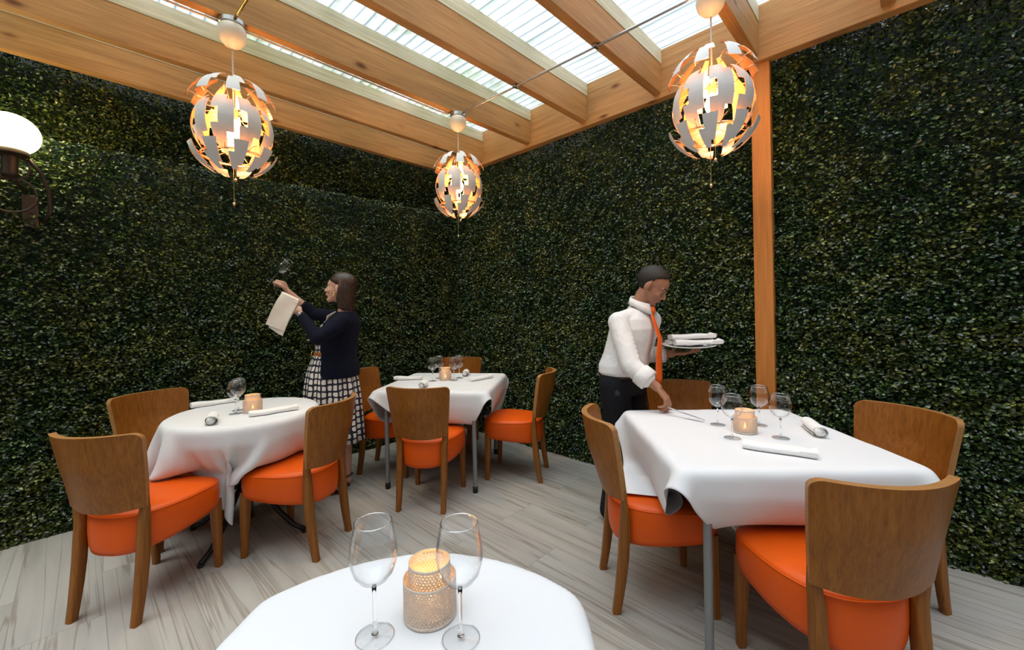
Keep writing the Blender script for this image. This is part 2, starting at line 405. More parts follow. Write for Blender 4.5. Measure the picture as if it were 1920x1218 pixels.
for i, x in enumerate(RAFX):
    bm = bmesh.new(); box(bm, (-.03, -4.55, 2.94), (.03, -.055, 3.157), .003)
    rt = obj('rafter', bm, M['cedar_y'], smooth=False); rt.location.x = x
    lab = {0: 'knotty stained timber rafter lying along the top of the left hedge', 1: 'stained timber rafter second from the left hedge', 2: 'stained timber rafter third from the left, with two globe pendants under it',
           3: 'stained timber rafter fourth from the left hedge', 4: 'stained timber rafter fifth from the left, crossed by the metal conduit', 5: 'stained timber rafter ending above the wooden wall post',
           6: 'stained timber rafter to the right of the wooden wall post', 7: 'unseen stained rafter added for light, farthest right overhead, second right of post', 8: 'unseen stained rafter added for light, overhead past the right end of the ledger'}[i]
    tag(rt, lab, 'rafter', 'roof rafters')
    bm = bmesh.new(); box(bm, (-.028, -4.55, 3.1575), (.034, -.055, 3.262))
    b = obj('batten', bm, M['pale_wood'], rt, smooth=False); b['label'] = 'pale weathered greenish batten'
bm = bmesh.new(); box(bm, (-.03, -.055, 2.94), (5.5, -.004, 3.262), .003)
lg = obj('ledger_beam', bm, M['cedar_x'], smooth=False); tag(lg, 'long stained ledger board fixed along the top of the right hedge', 'beam')
bm = bmesh.new(); box(bm, (0.05, -.072, 2.902), (5.5, -.002, 2.9395), .004); obj('lower_rail', bm, M['cedar_x'], lg, smooth=False)
bm = bmesh.new(); box(bm, (3.148, -.045, 0), (3.255, .05, 2.901), .006)
tag(obj('timber_post', bm, M['post'], smooth=False), 'orange-brown square timber post set into the right hedge', 'post')

# ---------------------------------------------------------------- chairs
def rear_y(z):                         # side profile of the rear leg / back, splayed at the foot and leaning at the top
    if z < .45: return -.190 - .045*((.45-z)/.45)**1.8
    return -.190 - .055*((z-.45)/.4)**1.2
def back_half(z): return .162 + (.205-.162)*max(0, (z-.45)/.4)**.9 if z > .45 else .158
def bow(s, z): return -.092*(1-s*s)*min(1, max(.55, (z-.2)/.5))
def leg_mesh(pts, wx, wy):
    bm = bmesh.new(); rings = []
    for i, (p, a, b) in enumerate(zip(pts, wx, wy)):
        x, y, z = p; c = .22
        rings.append([(x-a+a*c, y-b, z), (x+a-a*c, y-b, z), (x+a, y-b+b*c, z), (x+a, y+b-b*c, z), (x+a-a*c, y+b, z), (x-a+a*c, y+b, z), (x-a, y+b-b*c, z), (x-a, y-b+b*c, z)])
    loft(bm, rings, cap=True); return bm
def seat_outline(n=56, grow=0.0):
    pts = []
    for k in range(n):
        a = 2*PI*k/n; cxx, syy = math.cos(a), math.sin(a)
        e = 4.2 if syy > 0 else 2.7
        r = (abs(cxx)**e + abs(syy)**e)**(-1/e)
        x, y = r*cxx, r*syy
        hw = .212 + .018*y          # wider towards the front
        pts.append((x*(hw+grow), y*(.225+grow)+.0, y))
    return pts
def make_chair():
    root = empty('dining_chair')
    bm = bmesh.new(); rings = []
    def zb(y): t = (y+1)/2; return .283 + .055*t**.8      # underside climbs to the front
    for kind in range(12):
        ring = []
        for (x, y, yn) in seat_outline():
            b = zb(yn); T = .470
            if kind == 0: f, z = .30, b
            elif kind == 1: f, z = .86, b
            elif kind == 2: f, z = .975, b+.006
            elif kind == 3: f, z = 1.0, b+.03
            elif kind == 4: f, z = 1.014, b+(T-b)*.45
            elif kind == 5: f, z = 1.012, b+(T-b)*.75
            elif kind == 6: f, z = 1.0, T-.008
            elif kind == 7: f, z = .985, T-.002
            elif kind == 8: f, z = .965, T+.003
            elif kind == 9: f, z = .85, T+.012
            elif kind == 10: f, z = .5, T+.019
            else: f, z = .18, T+.021
            if yn < 0: x = x*(1-.10*(-yn)*(1 if kind < 6 else .8))
            ring.append((x*f, y*f+.0, z))
        rings.append(ring)
    loft(bm, rings, cap=True)
    obj('seat', bm, M['vinyl'], root)
    bm = bmesh.new(); pp = [(x*1.0*(1-.08*max(0, -yn)), y*1.0, .463) for (x, y, yn) in seat_outline()]; pp += [pp[0], ]
    tube(bm, pp, .0026, 6, caps=False); obj('seat_piping', bm, M['vinyl'], root)
    # bent plywood back
    bm = bmesh.new(); NS, NZ = 36, 16; th = .0135
    front, back = [], []
    for j in range(NZ+1):
        fr, bk = [], []
        for i in range(NS+1):
            s = math.sin(PI/2*(-1+2*i/NS)); hw0 = .215; dd_ = max(0, .032-(1-abs(s))*hw0)
            zt = .853 - (.032-math.sqrt(max(0, .032**2-dd_**2))); zbm = .512 - .020*(1-s*s)
            z = zbm+(zt-zbm)*j/NZ
            hw = back_half(z); 
            y = rear_y(z)+bow(s, z); x = s*(hw+.017)
            nx, ny = (.35*s, 1); l = math.hypot(nx, ny); nx, ny = -nx/l, ny/l
            fr.append((x+nx*th, y+ny*th, z)); bk.append((x-nx*th, y-ny*th, z))
        front.append(fr); back.append(bk)
    F = [[bm.verts.new(p) for p in r] for r in front]; K = [[bm.verts.new(p) for p in r] for r in back]
    for j in range(NZ):
        for i in range(NS):
            bm.faces.new((F[j][i], F[j][i+1], F[j+1][i+1], F[j+1][i])); bm.faces.new((K[j][i+1], K[j][i], K[j+1][i], K[j+1][i+1]))
    def rim(a, b, c, d): f = bm.faces.new((a, b, c, d)); f.material_index = 1
    for i in range(NS): rim(F[NZ][i], F[NZ][i+1], K[NZ][i+1], K[NZ][i]); rim(F[0][i+1], F[0][i], K[0][i], K[0][i+1])
    for j in range(NZ): rim(F[j][0], F[j+1][0], K[j+1][0], K[j][0]); rim(F[j+1][NS], F[j][NS], K[j][NS], K[j+1][NS])
    obj('backrest', bm, [M['oak'], M['oak_edge']], root, sharp=40)
    for sgn in (-1, 1):
        zs = [0, .08, .16, .25, .34, .43, .50, .56]
        pts = [(sgn*(back_half(z)+(0 if z > .3 else .0)), rear_y(z), z) for z in zs]
        obj('leg', leg_mesh(pts, [.015, .016, .0175, .019, .0195, .0195, .0185, .016], [.017, .019, .021, .022, .022, .019, .0125, .0095]), M['oak_leg'], root, sharp=50)
        zs = [0, .1, .2, .30, .365]
        pts = [(sgn*(.185-.012*z), .19-.03*z, z) for z in zs]
        obj('leg', leg_mesh(pts, [.0145, .017, .020, .022, .0225], [.0145, .017, .020, .022, .0225]), M['oak_leg'], root, sharp=50)
    return root
def copy_tree(o, parent=None):
    c = o.copy(); C.objects.link(c); c.parent = parent
    for ch in list(o.children): copy_tree(ch, c)
    return c
CH = [  # x, y, facing, label, group
    (1.13, -2.825, (-.62, .784), 'orange-seated oak chair nearest the left side, back turned, in front of the left table', 'chairs at the left table'),
    (1.225, -2.185, (-.83, -.557), 'orange-seated oak chair between the left table and the open floor, beside the woman', 'chairs at the left table'),
    (.505, -2.66, (.93, .36), 'oak chair behind the left table against the left hedge', 'chairs at the left table'),
    (1.335, -1.297, (-.58, .815), 'oak chair with orange seat in front of the rear middle table, back to the viewer', 'chairs at the rear table'),
    (.627, -1.197, (.814, .58), 'oak chair at the left side of the rear table, just behind the woman', 'chairs at the rear table'),
    (1.491, -.571, (-.866, -.5), 'oak chair seen side-on at the right side of the rear table', 'chairs at the rear table'),
    (.585, -.475, (.58, -.80), 'oak chair half hidden behind the rear table in the hedge corner', 'chairs at the rear table'),
    (2.98, -1.153, (.742, .67), 'orange-seated oak chair at the left side of the big right table', 'chairs at the right table'),
    (3.633, -1.262, (-.70, .715), 'large nearest oak chair, back to the viewer, in front of the right table', 'chairs at the right table'),
    (3.705, -.573, (-.56, -.83), 'oak chair at the far right, between the right table and the right hedge', 'chairs at the right table'),
    (2.905, -.485, (.65, -.76), 'oak chair behind the right table beside the waiter in the white shirt', 'chairs at the right table')]
proto = make_chair()
for i, (x, y, (fx, fy), lab, grp) in enumerate(CH):
    c = proto if i == 0 else copy_tree(proto)
    c.location = (x, y, 0); c.rotation_euler = (0, 0, math.atan2(-fx, fy)); tag(c, lab, 'chair', grp)

# ---------------------------------------------------------------- cloth draping (small position-based solver)
def poly_circle(c, r, n=40): return [(c[0]+r*math.cos(2*PI*k/n), c[1]+r*math.sin(2*PI*k/n)) for k in range(n)]
def poly_square(c, h, ang):
    ca, sa = math.cos(ang), math.sin(ang)
    return [(c[0]+x*ca-y*sa, c[1]+x*sa+y*ca) for x, y in ((-h, -h), (h, -h), (h, h), (-h, h))]
def drape(centre, poly, top, side, ang, chairs=(), n=66, steps=260, seed=1, push=None, corner=.0):
    r = np.random.default_rng(seed)
    g = np.linspace(-side/2, side/2, n); GX, GY = np.meshgrid(g, g)
    ca, sa = math.cos(ang), math.sin(ang)
    P = np.stack([centre[0]+GX*ca-GY*sa, centre[1]+GX*sa+GY*ca, np.full_like(GX, top+.006)], -1)
    P[..., 2] += r.normal(0, .0008, GX.shape)
    V = np.zeros_like(P); L = g[1]-g[0]
    pl = np.array(poly); pn = np.roll(pl, -1, 0)-pl; nr = np.stack([pn[:, 1], -pn[:, 0]], 1); nr /= np.linalg.norm(nr, axis=1)[:, None]; off = (nr*pl).sum(1)
    CHN = []
    for ci in chairs:
        x, y, (fx, fy) = CH[ci][0], CH[ci][1], CH[ci][2]; l = math.hypot(fx, fy); CHN.append((x, y, fx/l, fy/l))
    def con(A, B, rest, k):
        d = B-A; ln = np.linalg.norm(d, axis=-1, keepdims=True)+1e-9; c = d*(ln-rest)/ln*.5*k; A += c; B -= c
    dt = 1/60
    for st in range(steps):
        P0 = P.copy(); V[..., 2] -= 9.8*dt; V *= .975; P = P+V*dt
        for it in range(14):
            for o in (0, 1):
                m = (n-o)//2*2
                con(P[:, o:o+m:2], P[:, o+1:o+m:2], L, 1); con(P[o:o+m:2], P[o+1:o+m:2], L, 1)
            for (a, b, c_, d_) in ((0, -1, 1, n), (1, n, 0, -1)):
                for o in (0, 1):
                    A = P[:-1][o::2]; B = P[1:][o::2]
                    if a == 0: con(A[:, :-1], B[:, 1:], L*1.4142, .30)
                    else: con(A[:, 1:], B[:, :-1], L*1.4142, .30)
            for o in (0, 1, 2, 3):
                A = P[:, o:n-4:4]; B = P[:, o+4:n:4][:, :A.shape[1]]; con(A[:, :B.shape[1]], B, L*4, .10)
                A = P[o:n-4:4]; B = P[o+4:n:4][:A.shape[0]]; con(A[:B.shape[0]], B, L*4, .10)
            # table top
            dd = off[None, None]-(P[..., None, :2]*nr[None, None]).sum(-1); dm = dd.min(-1); am = dd.argmin(-1)
            ins = (dm > -.004) & (P[..., 2] < top) & (P[..., 2] > top-.12)
            up = ins & ((top-P[..., 2]) < dm+.006)
            P[..., 2] = np.where(up, top, P[..., 2])
            P[..., :2] = np.where(up[..., None], P0[..., :2]+.15*(P[..., :2]-P0[..., :2]), P[..., :2])
            sd = ins & ~up; P[..., :2] += np.where(sd[..., None], nr[am]*(dm+.004)[..., None], 0)
            for (x, y, fx, fy) in CHN:
                dx, dy = P[..., 0]-x, P[..., 1]-y; ly = dx*fx+dy*fy; lx = dx*fy-dy*fx
                # seat cushion
                mx, my = .232-np.abs(lx), .240-np.abs(ly); mz = .499-P[..., 2]
                i1 = (mx > 0) & (my > 0) & (mz > 0) & (P[..., 2] > .25)
                u = i1 & (mz < mx) & (mz < my); P[..., 2] = np.where(u, .499, P[..., 2])
                s1 = i1 & ~u & (mx < my); s2 = i1 & ~u & ~s1
                sx_ = np.where(s1, np.sign(lx)*mx, 0); sy_ = np.where(s2, np.sign(ly)*my, 0)
                # backrest, kept on the sitter's side
                i2 = (np.abs(lx) < .235) & (ly < -.18) & (ly > -.36) & (P[..., 2] < .87) & (P[..., 2] > .45)
                sy_ = sy_+np.where(i2, -.18-ly, 0)
                P[..., 0] += sx_*fy+sy_*fx; P[..., 1] += -sx_*fx+sy_*fy
            np.maximum(P[..., 2], .01, out=P[..., 2])
        V = (P-P0)/dt
        sp = np.linalg.norm(V, axis=-1, keepdims=True); V *= np.minimum(1, 2.0/(sp+1e-6))
    me = bpy.data.meshes.new('tablecloth'); idx = np.arange(n*n).reshape(n, n)
    F = np.stack([idx[:-1, :-1], idx[:-1, 1:], idx[1:, 1:], idx[1:, :-1]], -1).reshape(-1, 4)
    me.from_pydata([tuple(p) for p in P.reshape(-1, 3).tolist()], [], F.tolist()); me.update()
    return me
def cloth(me, label):
    o = link('tablecloth', me, M['linen'])
    s = o.modifiers.new('sm', 'SMOOTH'); s.factor = .5; s.iterations = 2
    s = o.modifiers.new('sub', 'SUBSURF'); s.levels = 1; s.render_levels = 1
    s = o.modifiers.new('th', 'SOLIDIFY'); s.thickness = .0016; s.offset = 1
    bake(o); o.data.polygons.foreach_set('use_smooth', [True]*len(o.data.polygons))
    return tag(o, label, 'tablecloth')
TT = .750                                   # board top
def board(root, poly, c):
    bm = bmesh.new(); rings = [[(x-c[0], y-c[1], z) for x, y in poly] for z in (TT-.036, TT-.008)]
    loft(bm, rings, cap=True); return obj('table_top', bm, M['table_board'], root, smooth=False)

# left round table, black iron base
LC = (.86, -2.35)
t = empty('dining_table', (*LC, 0), 0, 'round table on a black iron base under the left white cloth', 'table')
board(t, poly_circle(LC, .402), LC)
bm = bmesh.new(); lathe(bm, [(0, .09), (.035, .09), (.03, .12), (.027, .70), (.06, .712), (.16, .717), (0, .717)], 24); obj('column', bm, M['black_iron'], t)
for k in range(4):
    a = math.radians(-50+90*k); d = Vector((math.cos(a), math.sin(a), 0)); bm = bmesh.new()
    tube(bm, [d*.02+Vector((0, 0, .33)), d*.10+Vector((0, 0, .26)), d*.20+Vector((0, 0, .13)), d*.30+Vector((0, 0, .045)), d*.37+Vector((0, 0, .017))], [.017, .017, .016, .015, .015], 10)
    lg_ = obj('leg', bm, M['black_iron'], t); bm = bmesh.new(); lathe(bm, [(0, 0), (.016, 0), (.018, .012), (0, .014)], 12, tuple(d*.365)); obj('foot', bm, M['black_rubber'], lg_)
cloth(drape(LC, poly_circle(LC, .415), TT+.004, 1.30, math.radians(-32-45), (0, 1, 2), seed=4), 'white square cloth draped over the round left table, one corner hanging low')

def square_table(c, ang, label, half=.44):
    t = empty('dining_table', (*c, 0), ang, label, 'table')
    bm = bmesh.new(); box(bm, (-half, -half, TT-.034), (half, half, TT-.008), .004); obj('table_top', bm, M['table_board'], t, smooth=False)
    for sx_ in (-1, 1):
        for sy_ in (-1, 1):
            x, y = sx_*.344, sy_*.415; bm = bmesh.new()
            tube(bm, [(x, y, .04), (x, y, TT-.03)], .0165, 14); l = obj('leg', bm, M['grey_leg'], t, sharp=40)
            bm = bmesh.new(); lathe(bm, [(0, 0), (.019, 0), (.0195, .045), (.017, .048), (0, .048)], 14, (x, y, 0)); obj('foot_cap', bm, M['black_rubber'], l)
        bm = bmesh.new(); tube(bm, [(sx_*.344, -.415, .62), (sx_*.344, .415, .62)], .008, 8); obj('brace', bm, M['grey_leg'], t)
    return t
MC = (1.0, -.905); MA = math.radians(35.5)
square_table(MC, MA, 'square folding table with grey tube legs under the rear white cloth')
cloth(drape(MC, poly_square(MC, .455, MA), TT+.004, 1.33, MA+math.radians(56), (3, 4, 5, 6), seed=8), 'white square cloth draped askew over the rear table')
RC = (3.29, -.89); RA = math.radians(41.5)
square_table(RC, RA, 'square folding table with grey tube legs under the right white cloth', .45)
cloth(drape(RC, poly_square(RC, .465, RA), TT+.004, 1.42, RA+math.radians(42), (7, 8, 9, 10), seed=9), 'large white cloth draped over the right table beside the waiter')

# foreground table, round with two straight sides
FC = Vector((3.307, -2.779)); fw = Vector((-RY, RX)); rt_ = Vector((RX, RY)); fpoly = []
for k in range(72):
    a = 2*PI*k/72; x, y = .45*math.cos(a), .45*math.sin(a)
    x = max(-.347, min(.347, x)); q = FC+rt_*x+fw*y; fpoly.append((q.x, q.y))
fp2 = [p for i, p in enumerate(fpoly) if abs((Vector(p)-FC).dot(rt_)) < .3469 or abs((Vector(fpoly[i-1])-FC).dot(rt_)) < .3469 or abs((Vector(fpoly[(i+1) % 72])-FC).dot(rt_)) < .3469]
fp2 = fp2
t = empty('dining_table', (FC.x, FC.y, 0), 0, 'drop-leaf table on a black pedestal under the nearest white cloth', 'table')
board(t, [tuple(FC+(Vector(p)-FC)*.975) for p in fp2], FC)
bm = bmesh.new(); lathe(bm, [(0, .03), (.05, .03), (.03, .07), (.03, .70), (.07, .712), (.15, .717), (0, .717)], 24); obj('column', bm, M['black_iron'], t)
bm = bmesh.new(); lathe(bm, [(0, 0), (.24, 0), (.245, .012), (.20, .022), (.05, .035), (0, .035)], 36); obj('base', bm, M['black_iron'], t)
cloth(drape(FC, fp2, TT+.004, 1.15, math.atan2(RY, RX), (), seed=12, steps=220), 'white cloth on the nearest table with rounded front edge')
TZ = TT+.0062+.0015

# ---------------------------------------------------------------- things on the tables
def gtag(o, l, c, g=None): return tag(o, l, c, g)
def make_glass(kind='wine'):
    root = empty('wine_glass')
    if kind == 'tall': H, rb, zb = .212, .0435, .098
    else: H, rb, zb = .195, .0455, .092
    bm = bmesh.new()
    out = [(.0045, zb-.004), (.012, zb), (.026, zb+.009), (.036, zb+.022), (rb-.002, zb+.040), (rb, zb+.055), (rb-.0015, zb+.075), (rb-.006, H-.018), (rb-.0095, H)]
    inn = [(r-.0013 if i > 1 else max(0, r-.0015), z+(.0035 if i < 3 else 0)) for i, (r, z) in enumerate(out)]
    inn[0] = (0, zb+.004); 
    # bowl, stem and foot are one blown piece of glass; split at the joints so each reads as a part
    lathe(bm, [(0, zb-.004)]+out+[(rb-.0102, H+.0006)]+inn[::-1], 36); obj('bowl', bm, M['thin_glass'], root, sharp=60)
    bm = bmesh.new(); lathe(bm, [(rb-.0100+.0010*math.cos(q), H+.0004+.0010*math.sin(q)) for q in [2*PI*k/8 for k in range(8)]], 40, closed=True); obj('rim', bm, M['rim_glass'], root)
    bm = bmesh.new(); lathe(bm, [(0, .0055), (.007, .0055), (.0042, .012), (.0034, .03), (.0033, zb-.02), (.0045, zb-.0045), (0, zb-.0045)], 16); obj('stem', bm, M['glass'], root)
    bm = bmesh.new(); lathe(bm, [(0, 0), (.034, 0), (.0345, .0012), (.03, .002), (.016, .0032), (.006, .005), (0, .005)], 36); ft = obj('foot', bm, M['thin_glass'], root, sharp=60)
    bm = bmesh.new(); lathe(bm, [(.0342+.0007*math.cos(q), .0008+.0007*math.sin(q)) for q in [2*PI*k/8 for k in range(8)]], 40, closed=True); obj('foot_edge', bm, M['rim_glass'], ft)
    return root
GL = [('tall', 3.146, -2.693, 'left wine glass on the nearest table', 'wine glasses on the nearest table'),
      ('tall', 3.268, -2.588, 'right wine glass on the nearest table, overlapping the candle holder', 'wine glasses on the nearest table'),
      ('wine', 3.165, -.844, 'wine glass on the right table, leftmost and farther back', 'wine glasses on the right table'),
      ('wine', 3.284, -1.027, 'wine glass on the right table in front of the candle holder', 'wine glasses on the right table'),
      ('wine', 3.322, -.723, 'wine glass on the right table behind the candle holder', 'wine glasses on the right table'),
      ('wine', 3.445, -.889, 'wine glass on the right table, rightmost, behind the long napkin', 'wine glasses on the right table'),
      ('wine', .925, -2.420, 'nearer of two wine glasses beside the candle holder on the left table', 'wine glasses on the left table'),
      ('wine', .835, -2.385, 'farther of two wine glasses beside the candle holder on the left table', 'wine glasses on the left table'),
      ('wine', .925, -.985, 'leftmost wine glass on the rear table', 'wine glasses on the rear table'),
      ('wine', .855, -.865, 'second wine glass from the left on the rear table, set farther back', 'wine glasses on the rear table'),
      ('wine', 1.045, -.850, 'wine glass just right of the candle holder on the rear table', 'wine glasses on the rear table'),
      ('wine', .985, -.745, 'farthest wine glass, back right of the candle holder on the rear table', 'wine glasses on the rear table')]
src = {}
for k, x, y, l, g in GL:
    if k not in src: src[k] = make_glass(k); o = src[k]
    else: o = copy_tree(src[k])
    o.location = (x, y, TZ); o.rotation_euler = (0, 0, random.random()*6); tag(o, l, 'wine glass', g)

def perforated(bm, r, z0, z1, rows, cols, th=.0012):
    """cylinder wall with round holes, inner skin left to the solidify modifier"""
    dz = (z1-z0)/rows; da = 2*PI/cols
    for j in range(rows):
        for i in range(cols):
            a0 = (i+.5*(j % 2))*da; ring = []; sq = []
            for k in range(8):
                t = 2*PI*k/8+PI/8; hx, hy = math.cos(t), math.sin(t)
                m = max(abs(hx), abs(hy)); qx, qy = hx/m*.5, hy/m*.5
                def P(x, y): a = a0+x*da; return (r*math.cos(a), r*math.sin(a), z0+dz*(j+.5+y))
                ring.append(bm.verts.new(P(hx*.30, hy*.30))); sq.append(bm.verts.new(P(qx, qy)))
            for k in range(8): k2 = (k+1) % 8; bm.faces.new((ring[k], ring[k2], sq[k2], sq[k]))
def band(bm, r, z0, z1, n=48):
    lathe(bm, [(r, z0), (r, z1)], n)
def make_votive():
    root = empty('candle_holder')
    bm = bmesh.new(); perforated(bm, .052, .006, .070, 13, 46); band(bm, .052, 0, .006); band(bm, .052, .070, .0745)
    bmesh.ops.remove_doubles(bm, verts=bm.verts, dist=.0002)
    o = obj('outer_sleeve', bm, M['votive'], root); m = o.modifiers.new('t', 'SOLIDIFY'); m.thickness = .0014; m.offset = -1; bake(o)
    bm = bmesh.new(); perforated(bm, .041, .008, .100, 17, 38); band(bm, .041, .002, .008); band(bm, .041, .100, .105)
    bmesh.ops.remove_doubles(bm, verts=bm.verts, dist=.0002)
    o = obj('inner_sleeve', bm, M['votive'], root); m = o.modifiers.new('t', 'SOLIDIFY'); m.thickness = .0014; m.offset = -1; bake(o)
    bm = bmesh.new(); lathe(bm, [(0, 0), (.052, 0), (.052, .002), (0, .002)], 40); obj('base_plate', bm, M['votive'], root)
    bm = bmesh.new(); lathe(bm, [(0, .003), (.019, .003), (.019, .017), (.017, .018), (0, .0165)], 24); cn = obj('candle', bm, M['wax'], root)
    bm = bmesh.new(); lathe(bm, [(0, .0185), (.004, .022), (.0048, .027), (.003, .035), (0, .043)], 12); obj('flame', bm, M['flame'], cn)
    l = bpy.data.lights.new('candle_light', 'POINT'); l.energy = .17; l.color = (1, .50, .12); l.shadow_soft_size = .006
    lo = bpy.data.objects.new('candle_light', l); C.objects.link(lo); lo.location = (0, 0, .055); lo.parent = root
    return root
VT = [(3.172, -2.588, 'perforated cream candle holder with a lit candle on the nearest table'), (3.299, -.884, 'perforated cream candle holder between four glasses on the right table'),
      (.945, -2.335, 'perforated cream candle holder on the round left table'), (.955, -.875, 'small glowing candle holder between glasses on the rear table')]
vp = make_votive()
for i, (x, y, l) in enumerate(VT):
    o = vp if i == 0 else copy_tree(vp)
    o.location = (x, y, TZ); tag(o, l, 'candle holder', 'perforated candle holders')

def make_napkin(L=.25, W=.072, H=.032, seed=0):
    """linen napkin folded into a long pouch: soft loaf section, pinched ends, a diagonal top fold"""
    r = random.Random(seed); bm = bmesh.new(); rings = []; n = 22
    for i in range(17):
        t = -1+2*i/16; w = W*.5*(1-.10*abs(t)**6)*(1+.04*math.sin(5*t+seed)); h = H*(1-.12*abs(t)**8)*(1+.10*math.sin(3.1*t+seed*2))
        h *= (.72+.28*(1-t)/2)
        ring = []
        for k in range(n):
            a = 2*PI*k/n; x = w*math.copysign(abs(math.cos(a))**.75, math.cos(a)); z = h*.5*(1+math.copysign(abs(math.sin(a))**(.7 if math.sin(a) > 0 else .35), math.sin(a)))
            ring.append((t*L/2, x+.003*math.sin(4*t), z))
        rings.append(ring)
    loft(bm, rings, cap=True)
    # diagonal flap over the right end
    v = [bm.verts.new(p) for p in ((L*.28, -W*.47, H*.40), (L*.515, -W*.50, H*.25), (L*.515, W*.42, H*.62), (L*.28, -W*.47, H*.72), (L*.515, -W*.50, H*.78), (L*.515, W*.42, H*.95))]
    for f in ((0, 2, 1), (3, 4, 5), (0, 1, 4, 3), (1, 2, 5, 4), (2, 0, 3, 5)): bm.faces.new([v[i] for i in f])
    return obj('folded_napkin', bm, M['napkin'], sharp=50)
def make_roll(L=.20, R=.030, seed=0):
    bm = bmesh.new(); rings = []; n = 40
    prof = []
    for k in range(n):                                 # spiral section of the rolled linen
        a = 2*PI*1.9*k/(n-1); rr = R*(.52+.48*k/(n-1)); prof.append((rr*math.cos(a), rr*math.sin(a)))
    sec = prof + [((abs(math.hypot(x, y))-.003)/math.hypot(x, y)*x, (math.hypot(x, y)-.003)/math.hypot(x, y)*y) for x, y in prof[::-1]]
    for i in range(9):
        t = -1+2*i/8; f = 1+.05*math.sin(3*t+seed)
        rings.append([(t*L/2+.008*math.sin(k*.35), x*f*1.12, max(z*f*.85+R*.86, .0004)) for k, (x, z) in enumerate(sec)])
    loft(bm, rings, cap=False)
    a = [bm.verts.new((t*L/2*.97, R*.74*math.cos(q), R*.86+R*.62*math.sin(q))) for t in (-1, 1) for q in [2*PI*k/16 for k in range(16)]]
    for k in range(16): bm.faces.new((a[k], a[(k+1) % 16], a[16+(k+1) % 16], a[16+k]))
    bm.faces.new(a[:16]); bm.faces.new(a[16:])
    return obj('rolled_napkin', bm, M['napkin'])
NP = [('n', 3.352, -1.119, 3.600, -1.072, 'long folded white napkin at the front of the right table', 'napkins on the right table'),
      ('r', 3.575, -.775, 3.50, -.60, 'rolled white napkin with open end at the right side of the right table', 'napkins on the right table'),
      ('n', .505, -2.575, .500, -2.325, 'folded napkin at the far left edge of the round left table', 'napkins on the left table'),
      ('n', 1.065, -2.385, 1.088, -2.130, 'folded napkin right of the candle holder on the round left table', 'napkins on the left table'),
      ('r', 1.125, -2.580, .990, -2.545, 'small rolled napkin seen end-on at the front of the round left table', 'napkins on the left table'),
      ('n', .605, -1.165, .765, -.985, 'folded napkin at the left of the rear table', 'napkins on the rear table'),
      ('n', 1.185, -.795, 1.185, -.555, 'folded napkin at the right of the rear table', 'napkins on the rear table'),
      ('r', .96, -.66, .86, -.56, 'napkin lying behind the glasses on the rear table', 'napkins on the rear table'),
      ('r', 1.06, -1.15, 1.14, -1.24, 'napkin at the front of the rear table above the chair back', 'napkins on the rear table')]
for i, (k, x0, y0, x1, y1, l, g) in enumerate(NP):
    L = math.hypot(x1-x0, y1-y0)
    o = make_napkin(L, seed=i) if k == 'n' else make_roll(min(L, .2), seed=i)
    o.location = ((x0+x1)/2, (y0+y1)/2, TZ); o.rotation_euler = (0, 0, math.atan2(y1-y0, x1-x0)); tag(o, l, 'napkin', g)

